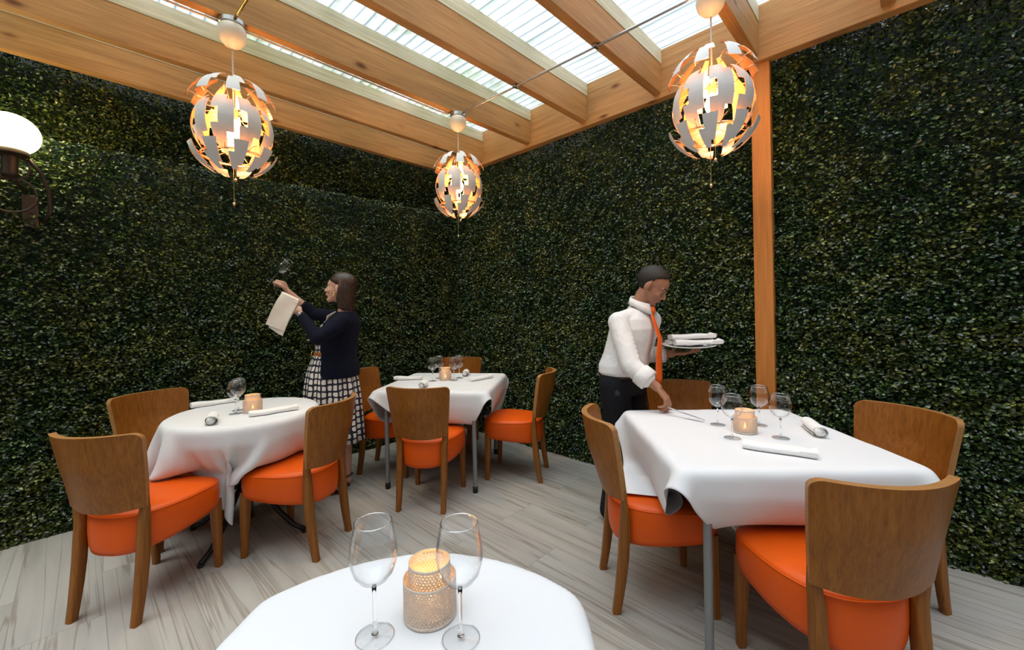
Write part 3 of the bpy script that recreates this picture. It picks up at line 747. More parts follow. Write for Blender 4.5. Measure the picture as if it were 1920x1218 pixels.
# ---------------------------------------------------------------- pendant lamps
def make_pendant():
    root = empty('pendant_lamp')                       # origin at the ceiling fixing, everything hangs below
    bm = bmesh.new(); lathe(bm, [(0, 0), (.058, 0), (.062, -.004), (.062, -.026), (.058, -.03), (0, -.03)], 32); j = obj('junction_box', bm, M['steel'], root, sharp=40)
    bm = bmesh.new(); lathe(bm, [(0, -.031), (.058, -.031), (.066, -.045), (.068, -.075), (.060, -.105), (.040, -.130), (.014, -.142), (.006, -.150), (0, -.150)], 36); obj('canopy', bm, M['canopy'], root)
    zc = -.585
    bm = bmesh.new(); tube(bm, [(0, 0, -.148), (0, 0, zc+.11)], .0042, 10); obj('cord', bm, M['cable_clear'], root)
    bm = bmesh.new(); lathe(bm, [(0, zc+.12), (.012, zc+.118), (.02, zc+.10), (.02, zc+.055), (.016, zc+.05), (0, zc+.05)], 20); obj('socket', bm, M['copper'], root)
    bm = bmesh.new(); sphere(bm, (0, 0, zc), (.034, .034, .048), 20, 14); obj('bulb', bm, M['bulb'], root)
    # petals: bands of a sphere cut on a lon/lat cell grid
    def petal(R, Rz, lon0, cells, lat0, dlat, dlon, dr=0.0, zo=0.0, taper=None):
        """cells: rows (bottom to top) of (start column, end column)"""
        bm = bmesh.new(); pts = {}
        def P(c, r, inner):
            la = lat0+r*dlat; rr = 1-(.012 if inner else 0); 
            tl = taper(r) if taper else 1
            lo = lon0+((c-3)*dlon)*tl
            return (R*rr*math.cos(la)*math.cos(lo)+dr*math.cos(lon0), R*rr*math.cos(la)*math.sin(lo)+dr*math.sin(lon0), zc+zo+Rz*rr*math.sin(la))
        filled = {(c, r) for r, (a, b) in enumerate(cells) for c in range(a, b)}
        V = {}
        def g(c, r, i):
            if (c, r, i) not in V: V[(c, r, i)] = bm.verts.new(P(c, r, i))
            return V[(c, r, i)]
        for (c, r) in filled:
            f = bm.faces.new((g(c, r, 0), g(c+1, r, 0), g(c+1, r+1, 0), g(c, r+1, 0))); f.material_index = 0
            f = bm.faces.new((g(c, r+1, 1), g(c+1, r+1, 1), g(c+1, r, 1), g(c, r, 1))); f.material_index = 1
            for (nc, nr, a, b) in ((c-1, r, (c, r+1), (c, r)), (c+1, r, (c+1, r), (c+1, r+1)), (c, r-1, (c, r), (c+1, r)), (c, r+1, (c+1, r+1), (c, r+1))):
                if (nc, nr) not in filled:
                    f = bm.faces.new((g(*a, 1), g(*b, 1), g(*b, 0), g(*a, 0))); f.material_index = 1
        o = obj('petal', bm, [M['white_petal'], M['copper']], root, recalc=True, sharp=35)
        return o
    NP_ = 9; w = 2*PI/NP_
    R = math.radians
    for k in range(NP_):
        lo = w*k
        # inner cage, upper hooks:  block left then step to the right
        petal(.186, .180, lo, [(2, 6)]*3+[(0, 6)]*3+[(0, 4)]*2, R(-6), R(6.3), w/7.3)
        # inner cage, lower pointed blades
        cells = [(0, 4)]*6+[(0, 6)]*2+[(2, 6)]*2
        petal(.188, .192, lo-w*.0, cells, R(-62), R(6.3), w/7.3, taper=lambda r: .35+.65*min(1, r/4))
    for k in range(NP_):
        lo = w*(k+.5)
        # raised crown petals
        petal(.208, .200, lo, [(0, 4)]*3+[(0, 6)]*2+[(2, 6)]*4, R(16), R(6.0), w/8.8, dr=.004, zo=.074, taper=lambda r: 1.0-.02*r)
        # dropped bottom petals
        petal(.210, .200, lo, [(0, 4)]*2+[(0, 6)]*3+[(2, 6)]*3, R(-66), R(6.0), w/8.6, dr=.004, zo=-.056, taper=lambda r: .8+.03*r)
    for nm, sts in (('upper_strut_frame', ((.015, .09, .155, .145), (.150, .143, .196, .160), (.015, .09, .160, .03))), ('lower_strut_frame', ((.015, -.11, .15, -.15), (.148, -.148, .196, -.125)))):
        bm = bmesh.new()
        for k in range(NP_):
            a = w*k
            for (r0, z0, r1, z1) in sts:
                tube(bm, [(r0*math.cos(a), r0*math.sin(a), zc+z0), ((r0+r1)/2*math.cos(a+.05), (r0+r1)/2*math.sin(a+.05), zc+(z0+z1)/2+.006), (r1*math.cos(a+.1), r1*math.sin(a+.1), zc+z1)], .0022, 6)
        r, z = .016, sts[0][1]; lathe(bm, [(r-.004, zc+z-.006), (r+.004, zc+z-.006), (r+.004, zc+z+.006), (r-.004, zc+z+.006)], 24, closed=True)
        obj(nm, bm, M['copper'], root)
    for z, r in ((-.15, .148),):
        b2 = bmesh.new(); lathe(b2, [(r, zc+z-.006), (r+.004, zc+z-.006), (r+.004, zc+z+.006), (r, zc+z+.006)], 24, closed=True); obj('hoop', b2, M['copper'], root)
    for (dx, z1) in ((.010, -.86), (-.012, -.985)):
        bm = bmesh.new(); tube(bm, [(dx, 0, zc-.05), (dx, 0, z1)], .0016, 6); pc = obj('pull_cord', bm, M['brass'], root)
        bm = bmesh.new(); sphere(bm, (dx, 0, z1), (.0075, .0075, .0095), 12, 8); obj('pull_bead', bm, M['copper'], pc)
    l = bpy.data.lights.new('pendant_light', 'POINT'); l.energy = 20; l.color = (1, .60, .26); l.shadow_soft_size = .04
    lo_ = bpy.data.objects.new('pendant_light', l); C.objects.link(lo_); lo_.location = (0, 0, zc-.062); lo_.parent = root
    l2 = l.copy(); l2.energy = 5; lo2 = bpy.data.objects.new('pendant_light', l2); C.objects.link(lo2); lo2.location = (0, 0, zc+.075); lo2.parent = root
    return root
PD = [(1.25, -2.476, .2, 'white and copper petal globe pendant nearest the left side, above the round table'), (1.262, -.936, .5, 'smallest-looking petal globe pendant, hanging in the hedge corner over the rear table'),
      (3.178, -.880, .35, 'white and copper petal globe pendant on the right beside the wooden post')]
pp_ = make_pendant()
for i, (x, y, r, l) in enumerate(PD):
    o = pp_ if i == 0 else copy_tree(pp_)
    o.location = (x, y, 2.9395 if i < 2 else 2.9395); o.rotation_euler = (0, 0, r); tag(o, l, 'pendant lamp', 'petal globe pendants')
def conduit(name, pts, r, mat, label, cat='cable'):
    bm = bmesh.new(); tube(bm, pts, r, 10); return tag(obj(name, bm, mat), label, cat)
cd = conduit('conduit', [(1.315, -.935, 2.925), (1.40, -.934, 2.9295), (2.2, -.905, 2.930), (3.05, -.883, 2.9295), (3.125, -.882, 2.925)], .008, M['steel'], 'straight metal conduit running under the rafters between the rear and right pendants', 'conduit')
for x, y in ((1.885, -.918), (2.533, -.898)):
    bm = bmesh.new(); box(bm, (x-.010, y-.022, 2.9195), (x+.010, y+.022, 2.9392), .002); obj('clip', bm, M['steel'], cd)
conduit('conduit', [(1.305, -2.476, 2.925), (1.36, -2.473, 2.929), (2.6, -2.43, 2.930), (3.7, -2.40, 2.930)], .008, M['brass'], 'warm-lit conduit leading right from the left pendant overhead', 'conduit')  # brass colour on a silvery conduit paints in the warm lamp light
conduit('power_cable', [(1.222, -2.42, 2.928), (1.207, -2.3, 2.935), (1.204, -1.9, 2.938), (1.204, -1.4, 2.936), (1.207, -1.08, 2.933), (1.225, -1.0, 2.928)], .006, M['cable_clear'], 'pale cable running beside the third rafter between the left and rear pendants')
conduit('power_cable', [(1.222, -2.53, 2.928), (1.207, -2.64, 2.933), (1.204, -3.3, 2.937), (1.204, -4.2, 2.937)], .006, M['cable_clear'], 'pale cable running beside the third rafter from the left pendant toward the viewer')

# ---------------------------------------------------------------- wall sconce
def scroll(bm, cy_, cz, r, x, th=.007, a0=0, a1=2*PI, n=36, grow=0):
    pts = []
    for i in range(n+1):
        a = a0+(a1-a0)*i/n; rr = r*(1-grow*i/n); pts.append((x, cy_+rr*math.cos(a), cz+rr*math.sin(a)))
    tube(bm, pts, th, 8, squash=(1, 1))
sc = empty('wall_sconce', (0, -3.33, 2.41), 0, 'round lit globe sconce on a dark scrolled iron bracket at the left hedge', 'wall lamp')
bm = bmesh.new(); sphere(bm, (.18, 0, 0), (.125, .125, .115), 36, 24); obj('globe', bm, M['globe'], sc)
bm = bmesh.new(); lathe(bm, [(0, -.085), (.068, -.088), (.078, -.100), (.078, -.118), (.060, -.126), (.034, -.130), (.032, -.225), (.040, -.232), (.028, -.245), (0, -.25)], 32, (.18, 0, 0)); obj('socket', bm, M['iron_brown'], sc, sharp=45)
bm = bmesh.new()
scroll(bm, 0, -.185, .075, .18, .0065, -PI*.5, PI*1.1); scroll(bm, 0, -.345, .100, .18, .0065); scroll(bm, .0, -.185, .075, .18, .0065, -PI*.5, -PI*1.9)
tube(bm, [(.18, .07, -.13), (.15, .115, -.19), (.11, .145, -.29), (.06, .15, -.40), (.0, .12, -.46)], [.011]*5, 8)
tube(bm, [(.18, 0, -.245), (.12, .02, -.26), (.0, .05, -.28)], .012, 10)
tube(bm, [(.18, -.07, -.13), (.15, -.115, -.19), (.11, -.145, -.29), (.06, -.15, -.40), (.0, -.12, -.46)], [.011]*5, 8)
obj('scroll_bracket', bm, M['iron_brown'], sc)
bm = bmesh.new(); box(bm, (-.03, .03, -.50), (.008, .10, -.30), .01); obj('wall_plate', bm, M['iron_brown'], sc, smooth=False)

# ---------------------------------------------------------------- people
class Blob:
    """overlapping tapered limbs and ellipsoids fused into ONE continuous surface"""
    def __init__(s): s.bm = bmesh.new()
    def cap(s, a, b, ra, rb, seg=16):
        a, b = Vector(a), Vector(b); d = b-a
        if d.length > 1e-5:
            t = d.normalized(); u = t.cross(Vector((0, 0, 1)) if abs(t.z) < .9 else Vector((1, 0, 0))).normalized(); v = t.cross(u)
            r1 = [s.bm.verts.new(a+(u*math.cos(2*PI*k/seg)+v*math.sin(2*PI*k/seg))*ra) for k in range(seg)]
            r2 = [s.bm.verts.new(b+(u*math.cos(2*PI*k/seg)+v*math.sin(2*PI*k/seg))*rb) for k in range(seg)]
            for k in range(seg): s.bm.faces.new((r1[k], r1[(k+1) % seg], r2[(k+1) % seg], r2[k]))
            s.bm.faces.new(r1[::-1]); s.bm.faces.new(r2)
        sphere(s.bm, a, ra, seg, 10); sphere(s.bm, b, rb, seg, 10)
    def chain(s, pts, rs):
        for i in range(len(pts)-1): s.cap(pts[i], pts[i+1], rs[i], rs[i+1])
    def ell(s, c, r, rz=0, rx=0, ry=0): sphere(s.bm, c, r, 24, 16, Euler((rx, ry, rz)).to_matrix())
    def loft(s, rings): loft(s.bm, rings, cap=True)
    def fuse(s, name, mat, parent, vox=.006, smooth=4, fac=.5, cut=None):
        bmesh.ops.recalc_face_normals(s.bm, faces=s.bm.faces)
        me = bpy.data.meshes.new(name); s.bm.to_mesh(me); s.bm.free()
        o = link(name, me, [mat])
        m = o.modifiers.new('r', 'REMESH'); m.mode = 'VOXEL'; m.voxel_size = vox; m.use_smooth_shade = True
        m = o.modifiers.new('s', 'SMOOTH'); m.factor = fac; m.iterations = smooth
        bake(o)
        if not o.data.materials: o.data.materials.append(mat)
        if cut:                                       # drop what lies outside the garment's cut line
            bm = bmesh.new(); bm.from_mesh(o.data); dl = [v for v in bm.verts if cut(v.co)]
            bmesh.ops.delete(bm, geom=dl, context='VERTS'); bm.to_mesh(o.data); bm.free()
        o.data.polygons.foreach_set('use_smooth', [True]*len(o.data.polygons))
        o.parent = parent; return o
def hand(B, wrist, dirn, palm_n, thumb_side, curls, scale=1.0, spread=.10, thumb=None):
    """palm of four metacarpals, five separate jointed fingers. curls: per finger (three joint angles, degrees) bending towards palm_n"""
    w, d, n = Vector(wrist), Vector(dirn).normalized(), Vector(palm_n).normalized()
    n = (n-d*n.dot(d)).normalized(); sd = d.cross(n).normalized()
    if sd.dot(Vector(thumb_side)) < 0: sd = -sd
    k = scale; base = []
    for i in range(4):
        off = (1.5-i)*.0195*k
        b = w+d*(.078-.004*abs(i-1.2))*k+sd*off; base.append(b)
        B.cap(w+d*.008*k+sd*off*.62, b, .0125*k, .0112*k, 10)
    L = [(.040, .025, .020), (.045, .028, .022), (.041, .026, .021), (.032, .020, .018)]
    tips = []
    for i in range(4):
        p = base[i]; a = 0; dd = (d+sd*((1.5-i)*spread*.5)).normalized()
        for j in range(3):
            a += math.radians(curls[i][j]); q = p+(dd*math.cos(a)+n*math.sin(a))*L[i][j]*k
            B.cap(p, q, (.0098-.0009*j)*k, (.0090-.0010*j)*k, 10); p = q
        tips.append(p)
    tb = thumb or (55, 20, 15)
    p = w+d*.022*k+sd*.024*k; a = math.radians(tb[0])
    dd = (d*math.cos(a)+sd*math.sin(a)+n*.35).normalized(); ln = (.038, .032, .025)
    for j in range(3):
        q = p+dd*ln[j]*k; B.cap(p, q, (.0128-.0012*j)*k, (.0112-.0012*j)*k, 10); p = q
        a2 = math.radians(tb[1] if j == 0 else tb[2]); dd = (dd*math.cos(a2)+(n*.7+d*.5-sd*.3).normalized()*math.sin(a2)).normalized()
    return tips, p
class Head:
    """face looks along local +x; eyes at half height"""
    def __init__(s, c, yaw, pitch, k=1.0, tilt=0):
        s.c = Vector(c); s.r = Euler((tilt, pitch, yaw)).to_matrix(); s.k = k
    def P(s, x, y, z): return s.c+s.r @ (Vector((x, y, z))*s.k)
    def ell(s, B, c, r, ry=0):
        sphere(B.bm, s.P(*c), tuple(q*s.k for q in r), 24, 16, s.r @ Euler((0, ry, 0)).to_matrix())
    def cap(s, B, a, b, ra, rb): B.cap(s.P(*a), s.P(*b), ra*s.k, rb*s.k, 12)
    def skull(s, B, female):
        E = s.ell
        E(B, (-.012, 0, .040), (.096, .076, .084)); E(B, (.022, 0, -.012), (.066, .063, .092)); E(B, (.030, 0, .035), (.060, .060, .060))
        jw = .052 if female else .058
        E(B, (.020, 0, -.062), (.060, jw, .040)); E(B, (.062, 0, -.092), (.024, .024, .019)); 
        for y in (-1, 1):
            s.cap(B, (.010, y*jw*.86, -.045), (.058, y*.018, -.090), .020, .017)      # jaw line
            E(B, (.060, y*.036, -.022), (.024, .022, .022))                            # cheek
            s.cap(B, (.082, y*.014, .024), (.074, y*.044, .024), .0085, .0075)         # brow ridge
            s.cap(B, (-.004, y*.076, .004), (-.008, y*.078, -.020), .010, .007)        # ear
            E(B, (-.008, y*.083, -.002), (.019, .009, .032), .15)
            E(B, (.092, y*.011, -.030), (.010, .008, .007))                            # nostril wing
        s.cap(B, (.084, 0, .014), (.104, 0, -.026), .0075, .0105)                      # nose
        E(B, (.084, 0, -.056), (.014, .023, .010)); E(B, (.080, 0, -.048), (.013, .020, .020))
    def features(s, parent, female, hairm, lip, lid=None):
        bm = bmesh.new(); 
        sphere(bm, s.P(.0915, 0, -.0515), tuple(q*s.k for q in (.0085, .021, .0036)), 16, 8, s.r); sphere(bm, s.P(.0905, 0, -.0600), tuple(q*s.k for q in (.0085, .018, .0046)), 16, 8, s.r)
        obj('lips', bm, lip, parent)
        for y in (-1, 1):
            bm = bmesh.new(); sphere(bm, s.P(.0735, y*.030, .004), .0118*s.k, 16, 12); e = obj('eye', bm, M['eye_white'], parent)
            if lid:
                bm = bmesh.new(); sphere(bm, s.P(.0737, y*.030, .0045), .0123*s.k, 16, 12); obj('closed_lid', bm, lid, parent)
                bm = bmesh.new(); tube(bm, [s.P(.0825, y*.019, -.001), s.P(.0870, y*.030, -.0035), s.P(.0800, y*.041, -.002)], [.0011, .0015, .0011], 6); obj('eyelash', bm, hairm, parent)
                bm = bmesh.new(); tube(bm, [s.P(.0885, y*.013, .024), s.P(.0875, y*.030, .0295), s.P(.0760, y*.048, .025)], [.0036*s.k, .0040*s.k, .0020*s.k], 8); obj('eyebrow', bm, hairm, parent)
                continue
            bm = bmesh.new(); sphere(bm, s.P(.0815, y*.0305, .004), tuple(q*s.k for q in (.0045, .0055, .0055)), 12, 8, s.r); obj('iris', bm, M['iris'], e)
            bm = bmesh.new(); tube(bm, [s.P(.0885, y*.013, .024), s.P(.0875, y*.030, .0295), s.P(.0760, y*.048, .025)], [.0032*s.k, .0034*s.k, .0018*s.k], 8); obj('eyebrow', bm, hairm, parent)
            bm = bmesh.new(); tube(bm, [s.P(.0815, y*.018, .0085), s.P(.0875, y*.030, .0125), s.P(.0770, y*.044, .0075)], [.0016*s.k, .0022*s.k, .0014*s.k], 6); obj('eyelid', bm, hairm, parent)
FZ = math.atan2(RY, RX)                     # figures are modelled with x to the camera's right and y away from it

# ---- woman: polishing a glass, facing left
W = empty('person', (.692, -1.678, 0), FZ, 'woman in navy cardigan and checked dress holding up a wine glass and white cloth', 'person')
hd = Head((.012, -.01, 1.537), PI+.06, -.16, 1.0)
B = Blob(); hd.skull(B, True)
B.chain([(.035, 0, 1.47), (.045, 0, 1.40), (.050, 0, 1.33)], [.050, .050, .062])
B.loft([[(cx_+rx_*math.cos(2*PI*k/24), ry_*math.sin(2*PI*k/24), z) for k in range(24)] for z, cx_, rx_, ry_ in ((.86, -.04, .11, .15), (.95, -.045, .105, .145), (1.05, -.05, .09, .115), (1.16, -.03, .095, .13), (1.26, .02, .09, .14), (1.33, .045, .07, .10))])
SHN, ELN, WRN = Vector((.085, -.165, 1.285)), Vector((-.02, -.325, 1.185)), Vector((-.168, -.275, 1.362))
SHF, ELF, WRF = Vector((.03, .155, 1.315)), Vector((-.262, .130, 1.350)), Vector((-.408, .02, 1.530))
B.chain([SHN, ELN, WRN], [.040, .034, .023]); B.chain([SHF, ELF, WRF], [.040, .034, .022])
B.cap((.03, -.02, 1.30), SHN, .06, .045); B.cap((.03, .02, 1.30), SHF, .06, .045)
hand(B, WRN, (-.62, .25, .42), (-.2, .5, -.75), (-.3, .5, .7), [(25, 55, 40)]*2+[(30, 60, 40)]*2, .96, thumb=(35, 15, 20))
hand(B, WRF, (-.32, -.12, .85), (-.70, -.1, -.35), (.3, -.9, .2), [(48, 70, 40), (52, 74, 40), (56, 76, 40), (60, 76, 40)], .98, thumb=(30, 40, 45))
for y, dx in ((-.085, -.03), (.06, .0)):
    B.chain([(-.03, y*.9, .86), (.0+dx*.3, y, .48), (.005+dx*.4, y, .30), (.012, y, .10)], [.085, .055, .050, .034])
    B.chain([(.012, y, .075), (-.06+dx, y-.012, .040), (-.135+dx, y-.022, .026)], [.033, .026, .022]); B.ell((.02, y, .045), (.03, .027, .03))
    for q in range(5): B.cap((-.135+dx, y-.022+(q-2)*.012, .024), (-.168+dx+abs(q-1)*.004, y-.024+(q-2)*.013, .020), .0095, .0085, 8)
body = B.fuse('body', M['skin_f'], W, .0045, 3)
hd.features(W, True, M['hair_f'], M['lip_f'])
# bob hair
B = Blob(); P = hd.P
hd.ell(B, (-.030, 0, .050), (.098, .084, .086)); hd.ell(B, (-.062, 0, -.02), (.062, .081, .105))
for k in range(15):
    a = math.radians(98+164*k/14); ex, ey = math.cos(a), math.sin(a)
    B.chain([P(-.020+.062*ex, .056*ey, .070), P(-.016+.086*ex, .076*ey, .010), P(-.018+.090*ex, .080*ey, -.070), Vector(P(-.020+.088*ex, .078*ey, -.100))+Vector((.004, 0, -.038-.005*(k % 3)))], [.026, .021, .020, .012])
hd.ell(B, (-.016, 0, .058), (.098, .080, .078))
B.fuse('hair', M['hair_f'], W, .0045, 7)
bm = bmesh.new(); pts = [hd.P(.008, .086, -.040)+Vector((.009*math.cos(a), -.003, .011*math.sin(a))) for a in [2*PI*k/20 for k in range(20)]]; tube(bm, pts+[pts[0]], .0028, 8, caps=False); obj('earring', bm, M['brass'], W)
# dress: bodice and full skirt with sewn folds
def ring(z, cx_, rx_, ry_, fold=0, n=96, ph=0): return [((cx_+(rx_+fold*math.sin(11*2*PI*k/n+ph))*math.cos(2*PI*k/n)), (ry_+fold*math.sin(11*2*PI*k/n+ph))*math.sin(2*PI*k/n), z) for k in range(n)]
bm = bmesh.new()
sk = [ring(1.048, -.055, .128, .135, .001), ring(1.00, -.058, .146, .152, .003), ring(.93, -.062, .170, .172, .006), ring(.82, -.062, .190, .186, .011), ring(.68, -.060, .202, .195, .015, ph=.2), ring(.52, -.058, .208, .20, .018, ph=.4), ring(.372, -.055, .214, .205, .020, ph=.5)]
loft(bm, sk, uvfn=lambda i, k: (k/96*32, [1.048, 1.0, .93, .82, .68, .52, .372][i]/.046))
o = obj('skirt', bm, M['dress'], W); m = o.modifiers.new('s', 'SUBSURF'); m.levels = m.render_levels = 1; m = o.modifiers.new('t', 'SOLIDIFY'); m.thickness = .002; bake(o)
bm = bmesh.new(); bz = [(1.046, -.056, .124, .132), (1.10, -.052, .122, .142), (1.17, -.040, .126, .152), (1.24, -.018, .124, .156), (1.29, .008, .108, .155), (1.33, .030, .080, .115), (1.355, .040, .064, .078)]
loft(bm, [ring(z, c, a, b) for z, c, a, b in bz], uvfn=lambda i, k: (k/96*24, bz[i][0]/.040))
o = obj('bodice', bm, M['dress'], W); m = o.modifiers.new('s', 'SUBSURF'); m.levels = m.render_levels = 1; bake(o)
bm = bmesh.new(); lathe_pts = ring(1.030, -.056, .133, .140, n=48); r2 = ring(1.062, -.056, .130, .137, n=48); loft(bm, [lathe_pts, r2])
o = obj('belt', bm, M['tan_leather'], W); m = o.modifiers.new('t', 'SOLIDIFY'); m.thickness = .003; bake(o)
bm = bmesh.new(); a_ = math.radians(198); c_ = Vector((-.056+.136*math.cos(a_), .142*math.sin(a_), 1.046)); pts = [c_+Vector((.004*math.cos(q)-.002, .020*math.cos(q), .017*math.sin(q))) for q in [2*PI*k/16 for k in range(16)]]; tube(bm, pts+[pts[0]], .003, 8, caps=False); obj('buckle', bm, M['brass'], o)
# collar of the dress
for y in (-1, 1):
    bm = bmesh.new(); v = [bm.verts.new(p) for p in ((.000, y*.066, 1.368), (-.020, y*.012-.01, 1.330), (-.078, y*.050-.01, 1.300), (-.055, y*.090, 1.335))]; bm.faces.new(v)
    o = obj('collar', bm, M['service_cloth'], W); m = o.modifiers.new('s', 'SUBSURF'); m.subdivision_type = 'SIMPLE'; m.levels = 2; m = o.modifiers.new('t', 'SOLIDIFY'); m.thickness = .004; bake(o)
# cardigan: open-fronted shell fused with the sleeves
B = Blob()
def cring(z, cx_, rx_, ry_, op):
    out = []; n = 30
    for k in range(n+1): a = -PI+op+(2*PI-2*op)*k/n; out.append((cx_+rx_*math.cos(a), ry_*math.sin(a), z))
    inn = [(cx_+(p[0]-cx_)*.90, p[1]*.91, z) for p in out]
    return out+inn[::-1]
O = math.radians
B.loft([cring(.868, -.040, .178, .186, O(78)), cring(.93, -.035, .176, .182, O(76)), cring(1.03, -.035, .155, .160, O(74)), cring(1.12, -.025, .152, .166, O(68)), cring(1.21, -.005, .152, .176, O(58)), cring(1.28, .020, .132, .178, O(50)), cring(1.33, .040, .098, .135, O(46)), cring(1.362, .048, .074, .088, O(52))])
B.chain([SHN+Vector((0, .01, .005)), SHN.lerp(ELN, .5)+Vector((0, 0, -.006)), ELN, ELN.lerp(WRN, .45), ELN.lerp(WRN, .80)], [.062, .056, .050, .043, .036])
B.chain([SHF+Vector((0, -.01, .0)), SHF.lerp(ELF, .5)+Vector((0, 0, -.006)), ELF, ELF.lerp(WRF, .22), ELF.lerp(WRF, .36)], [.062, .054, .049, .043, .038])
B.fuse('cardigan', M['navy'], W, .006, 3)
bm = bmesh.new(); dW = (WRN-ELN).normalized(); pW = ELN.lerp(WRN, .90); u_ = dW.cross(Vector((0, 0, 1))).normalized(); v_ = dW.cross(u_)
loft(bm, [[pW+dW*t+(u_*math.cos(2*PI*k/20)+v_*math.sin(2*PI*k/20))*.0262 for k in range(20)] for t in (-.006, .006)]); wa = obj('watch_strap', bm, M['dark_leather'], W); m = wa.modifiers.new('t', 'SOLIDIFY'); m.thickness = .003; m.offset = 1; bake(wa)
bm = bmesh.new(); sphere(bm, pW+Vector((0, -.029, .004)), (.016, .005, .016), 16, 8); obj('watch_face', bm, M['steel'], wa)
# sandals
for y, dx in ((-.085, -.03), (.06, .0)):
    s_ = None; bm = bmesh.new(); out = []
    for k in range(28):
        a = 2*PI*k/28; x = math.cos(a); out.append((-.070+dx*.7+x*.112, y-.014+(.036 if x < 0 else .029)*math.sin(a), 0))
    loft(bm, [[(p[0], p[1], z) for p in out] for z in (.0, .012)], cap=True); s_ = obj('sandal', bm, M['dark_leather'], W, sharp=40)
    for xs, r_, zc_ in ((-.125+dx, .034, .012), (-.085+dx, .036, .018)):
        bm = bmesh.new(); tube(bm, [(xs, y-.018+r_*math.cos(a), zc_-.01+(r_*1.05)*math.sin(a)) for a in [PI*k/12 for k in range(13)]], .0055, 8); obj('strap', bm, M['tan_leather'], s_)
    bm = bmesh.new(); pts = [(.010+.044*math.cos(a), y+.040*math.sin(a), .075+.012*math.cos(a)) for a in [2*PI*k/24 for k in range(24)]]; tube(bm, pts+[pts[0]], .006, 8, caps=False); obj('ankle_strap', bm, M['dark_leather'], s_)
def fig_world(root, p):                     # a figure-space point in the room
    x, y, z = p; return Vector((root[0]+RX*x-RY*y, root[1]+RY*x+RX*y, z))
# glass she holds up
gl = copy_tree(src['tall']); a0, a1 = fig_world((.692, -1.678), (-.505, -.035, 1.607)), fig_world((.692, -1.678), (-.352, -.055, 1.752))
gl.location = a0; gl.rotation_euler = (a1-a0).to_track_quat('Z', 'Y').to_euler(); tag(gl, 'wine glass held up and tilted in the woman\'s raised hand', 'wine glass', 'wine glasses in hand')
if 'group' in gl: del gl['group']
# service cloth hanging from her near hand
def cloth_panel(pts_top, pts_bot, mid, th, rows=14, name='cloth'):
    pass
bm = bmesh.new(); ct = [Vector(p) for p in ((-.262, -.318, 1.502), (-.142, -.325, 1.445))]; cb = [Vector(p) for p in ((-.392, -.300, 1.262), (-.268, -.312, 1.200))]
def panel(bm, t0, t1, b0, b1, nrm, th, n=14, m=6, wav=.005):
    F_, K_ = [], []
    for i in range(n+1):
        f = i/n; a = t0.lerp(b0, f); b = t1.lerp(b1, f); r1, r2 = [], []
        for j in range(m+1):
            g = j/m; p = a.lerp(b, g)+nrm*(wav*math.sin(5*f+4*g)+.012*math.sin(PI*f)); e = th*(.35+.65*math.sin(PI*min(max(g, .04), .96))**.4)
            r1.append(bm.verts.new(p+nrm*e)); r2.append(bm.verts.new(p-nrm*e))
        F_.append(r1); K_.append(r2)
    for i in range(n):
        for j in range(m): bm.faces.new((F_[i][j], F_[i][j+1], F_[i+1][j+1], F_[i+1][j])); bm.faces.new((K_[i][j+1], K_[i][j], K_[i+1][j], K_[i+1][j+1]))
        bm.faces.new((F_[i][0], F_[i+1][0], K_[i+1][0], K_[i][0])); bm.faces.new((F_[i+1][m], F_[i][m], K_[i][m], K_[i+1][m]))
    for j in range(m): bm.faces.new((F_[0][j+1], F_[0][j], K_[0][j], K_[0][j+1])); bm.faces.new((F_[n][j], F_[n][j+1], K_[n][j+1], K_[n][j]))
nv = Vector((.05, -1, .03)).normalized()
panel(bm, ct[0], ct[1], cb[0].lerp(ct[0], .06)+Vector((-.008, 0, .008)), cb[1].lerp(ct[1], .14), nv, .006)
B_ = Matrix.Rotation(FZ, 4, 'Z')
panel(bm, ct[0]+Vector((.012, .014, -.01)), ct[1]+Vector((0, .014, -.004)), cb[0]+Vector((.012, .014, 0)), cb[1]+Vector((-.006, .014, 0)), nv, .005)
# the fold over the top joins both layers
panel(bm, ct[0]+Vector((0, .018, .0)), ct[1]+Vector((0, .018, .0)), ct[0]+Vector((-.008, -.006, -.018)), ct[1]+Vector((-.008, -.006, -.018)), Vector((0, 0, 1)), .006, 4, 6, 0)
sc_ = obj('service_cloth', bm, M['service_cloth'], smooth=True, sharp=50); sc_.matrix_world = Matrix.Translation((.692, -1.678, 0)) @ B_
tag(sc_, 'folded ivory polishing cloth hanging from the woman\'s near hand', 'cloth')

# ---- man: laying a table, leaning and looking down to the right
MR = (2.544, -.596)
Mn = empty('person', (*MR, 0), FZ, 'man in white shirt and orange tie bending over the right table with a plate', 'person')
f_ = Vector((.62, -.785, 0)); r_ = Vector((-.785, -.62, 0))          # the way he faces and his right side
hd = Head((.150, -.038, 1.488), math.atan2(-.50, .86), .60, 1.02)
B = Blob(); hd.skull(B, False)
B.chain([(.115, -.012, 1.44), (.085, -.002, 1.37), (.060, 0, 1.30)], [.056, .060, .072])
HP = Vector((-.035, 0, .90)); CHT = Vector((.045, 0, 1.20))
def tr(z, c, a, b, n=28):       # torso ring: b across the shoulders, a front to back
    return [tuple(Vector((c[0], c[1], z))+f_*a*math.cos(2*PI*k/n)+r_*b*math.sin(2*PI*k/n)) for k in range(n)]
B.loft([tr(.84, (-.035, 0), .10, .15), tr(.95, (-.03, 0), .10, .15), tr(1.08, (.01, 0), .10, .14), tr(1.22, (.045, 0), .11, .165), tr(1.30, (.055, 0), .08, .14)])
SR = Vector((.045, 0, 1.268))+r_*.165; SL = Vector((.062, 0, 1.272))-r_*.165
ER, WR_ = Vector((-.055, -.255, 1.010)), Vector((.068, -.345, .898))
EL, WL_ = Vector((.150, .180, 1.020)), Vector((.318, .075, 1.042))
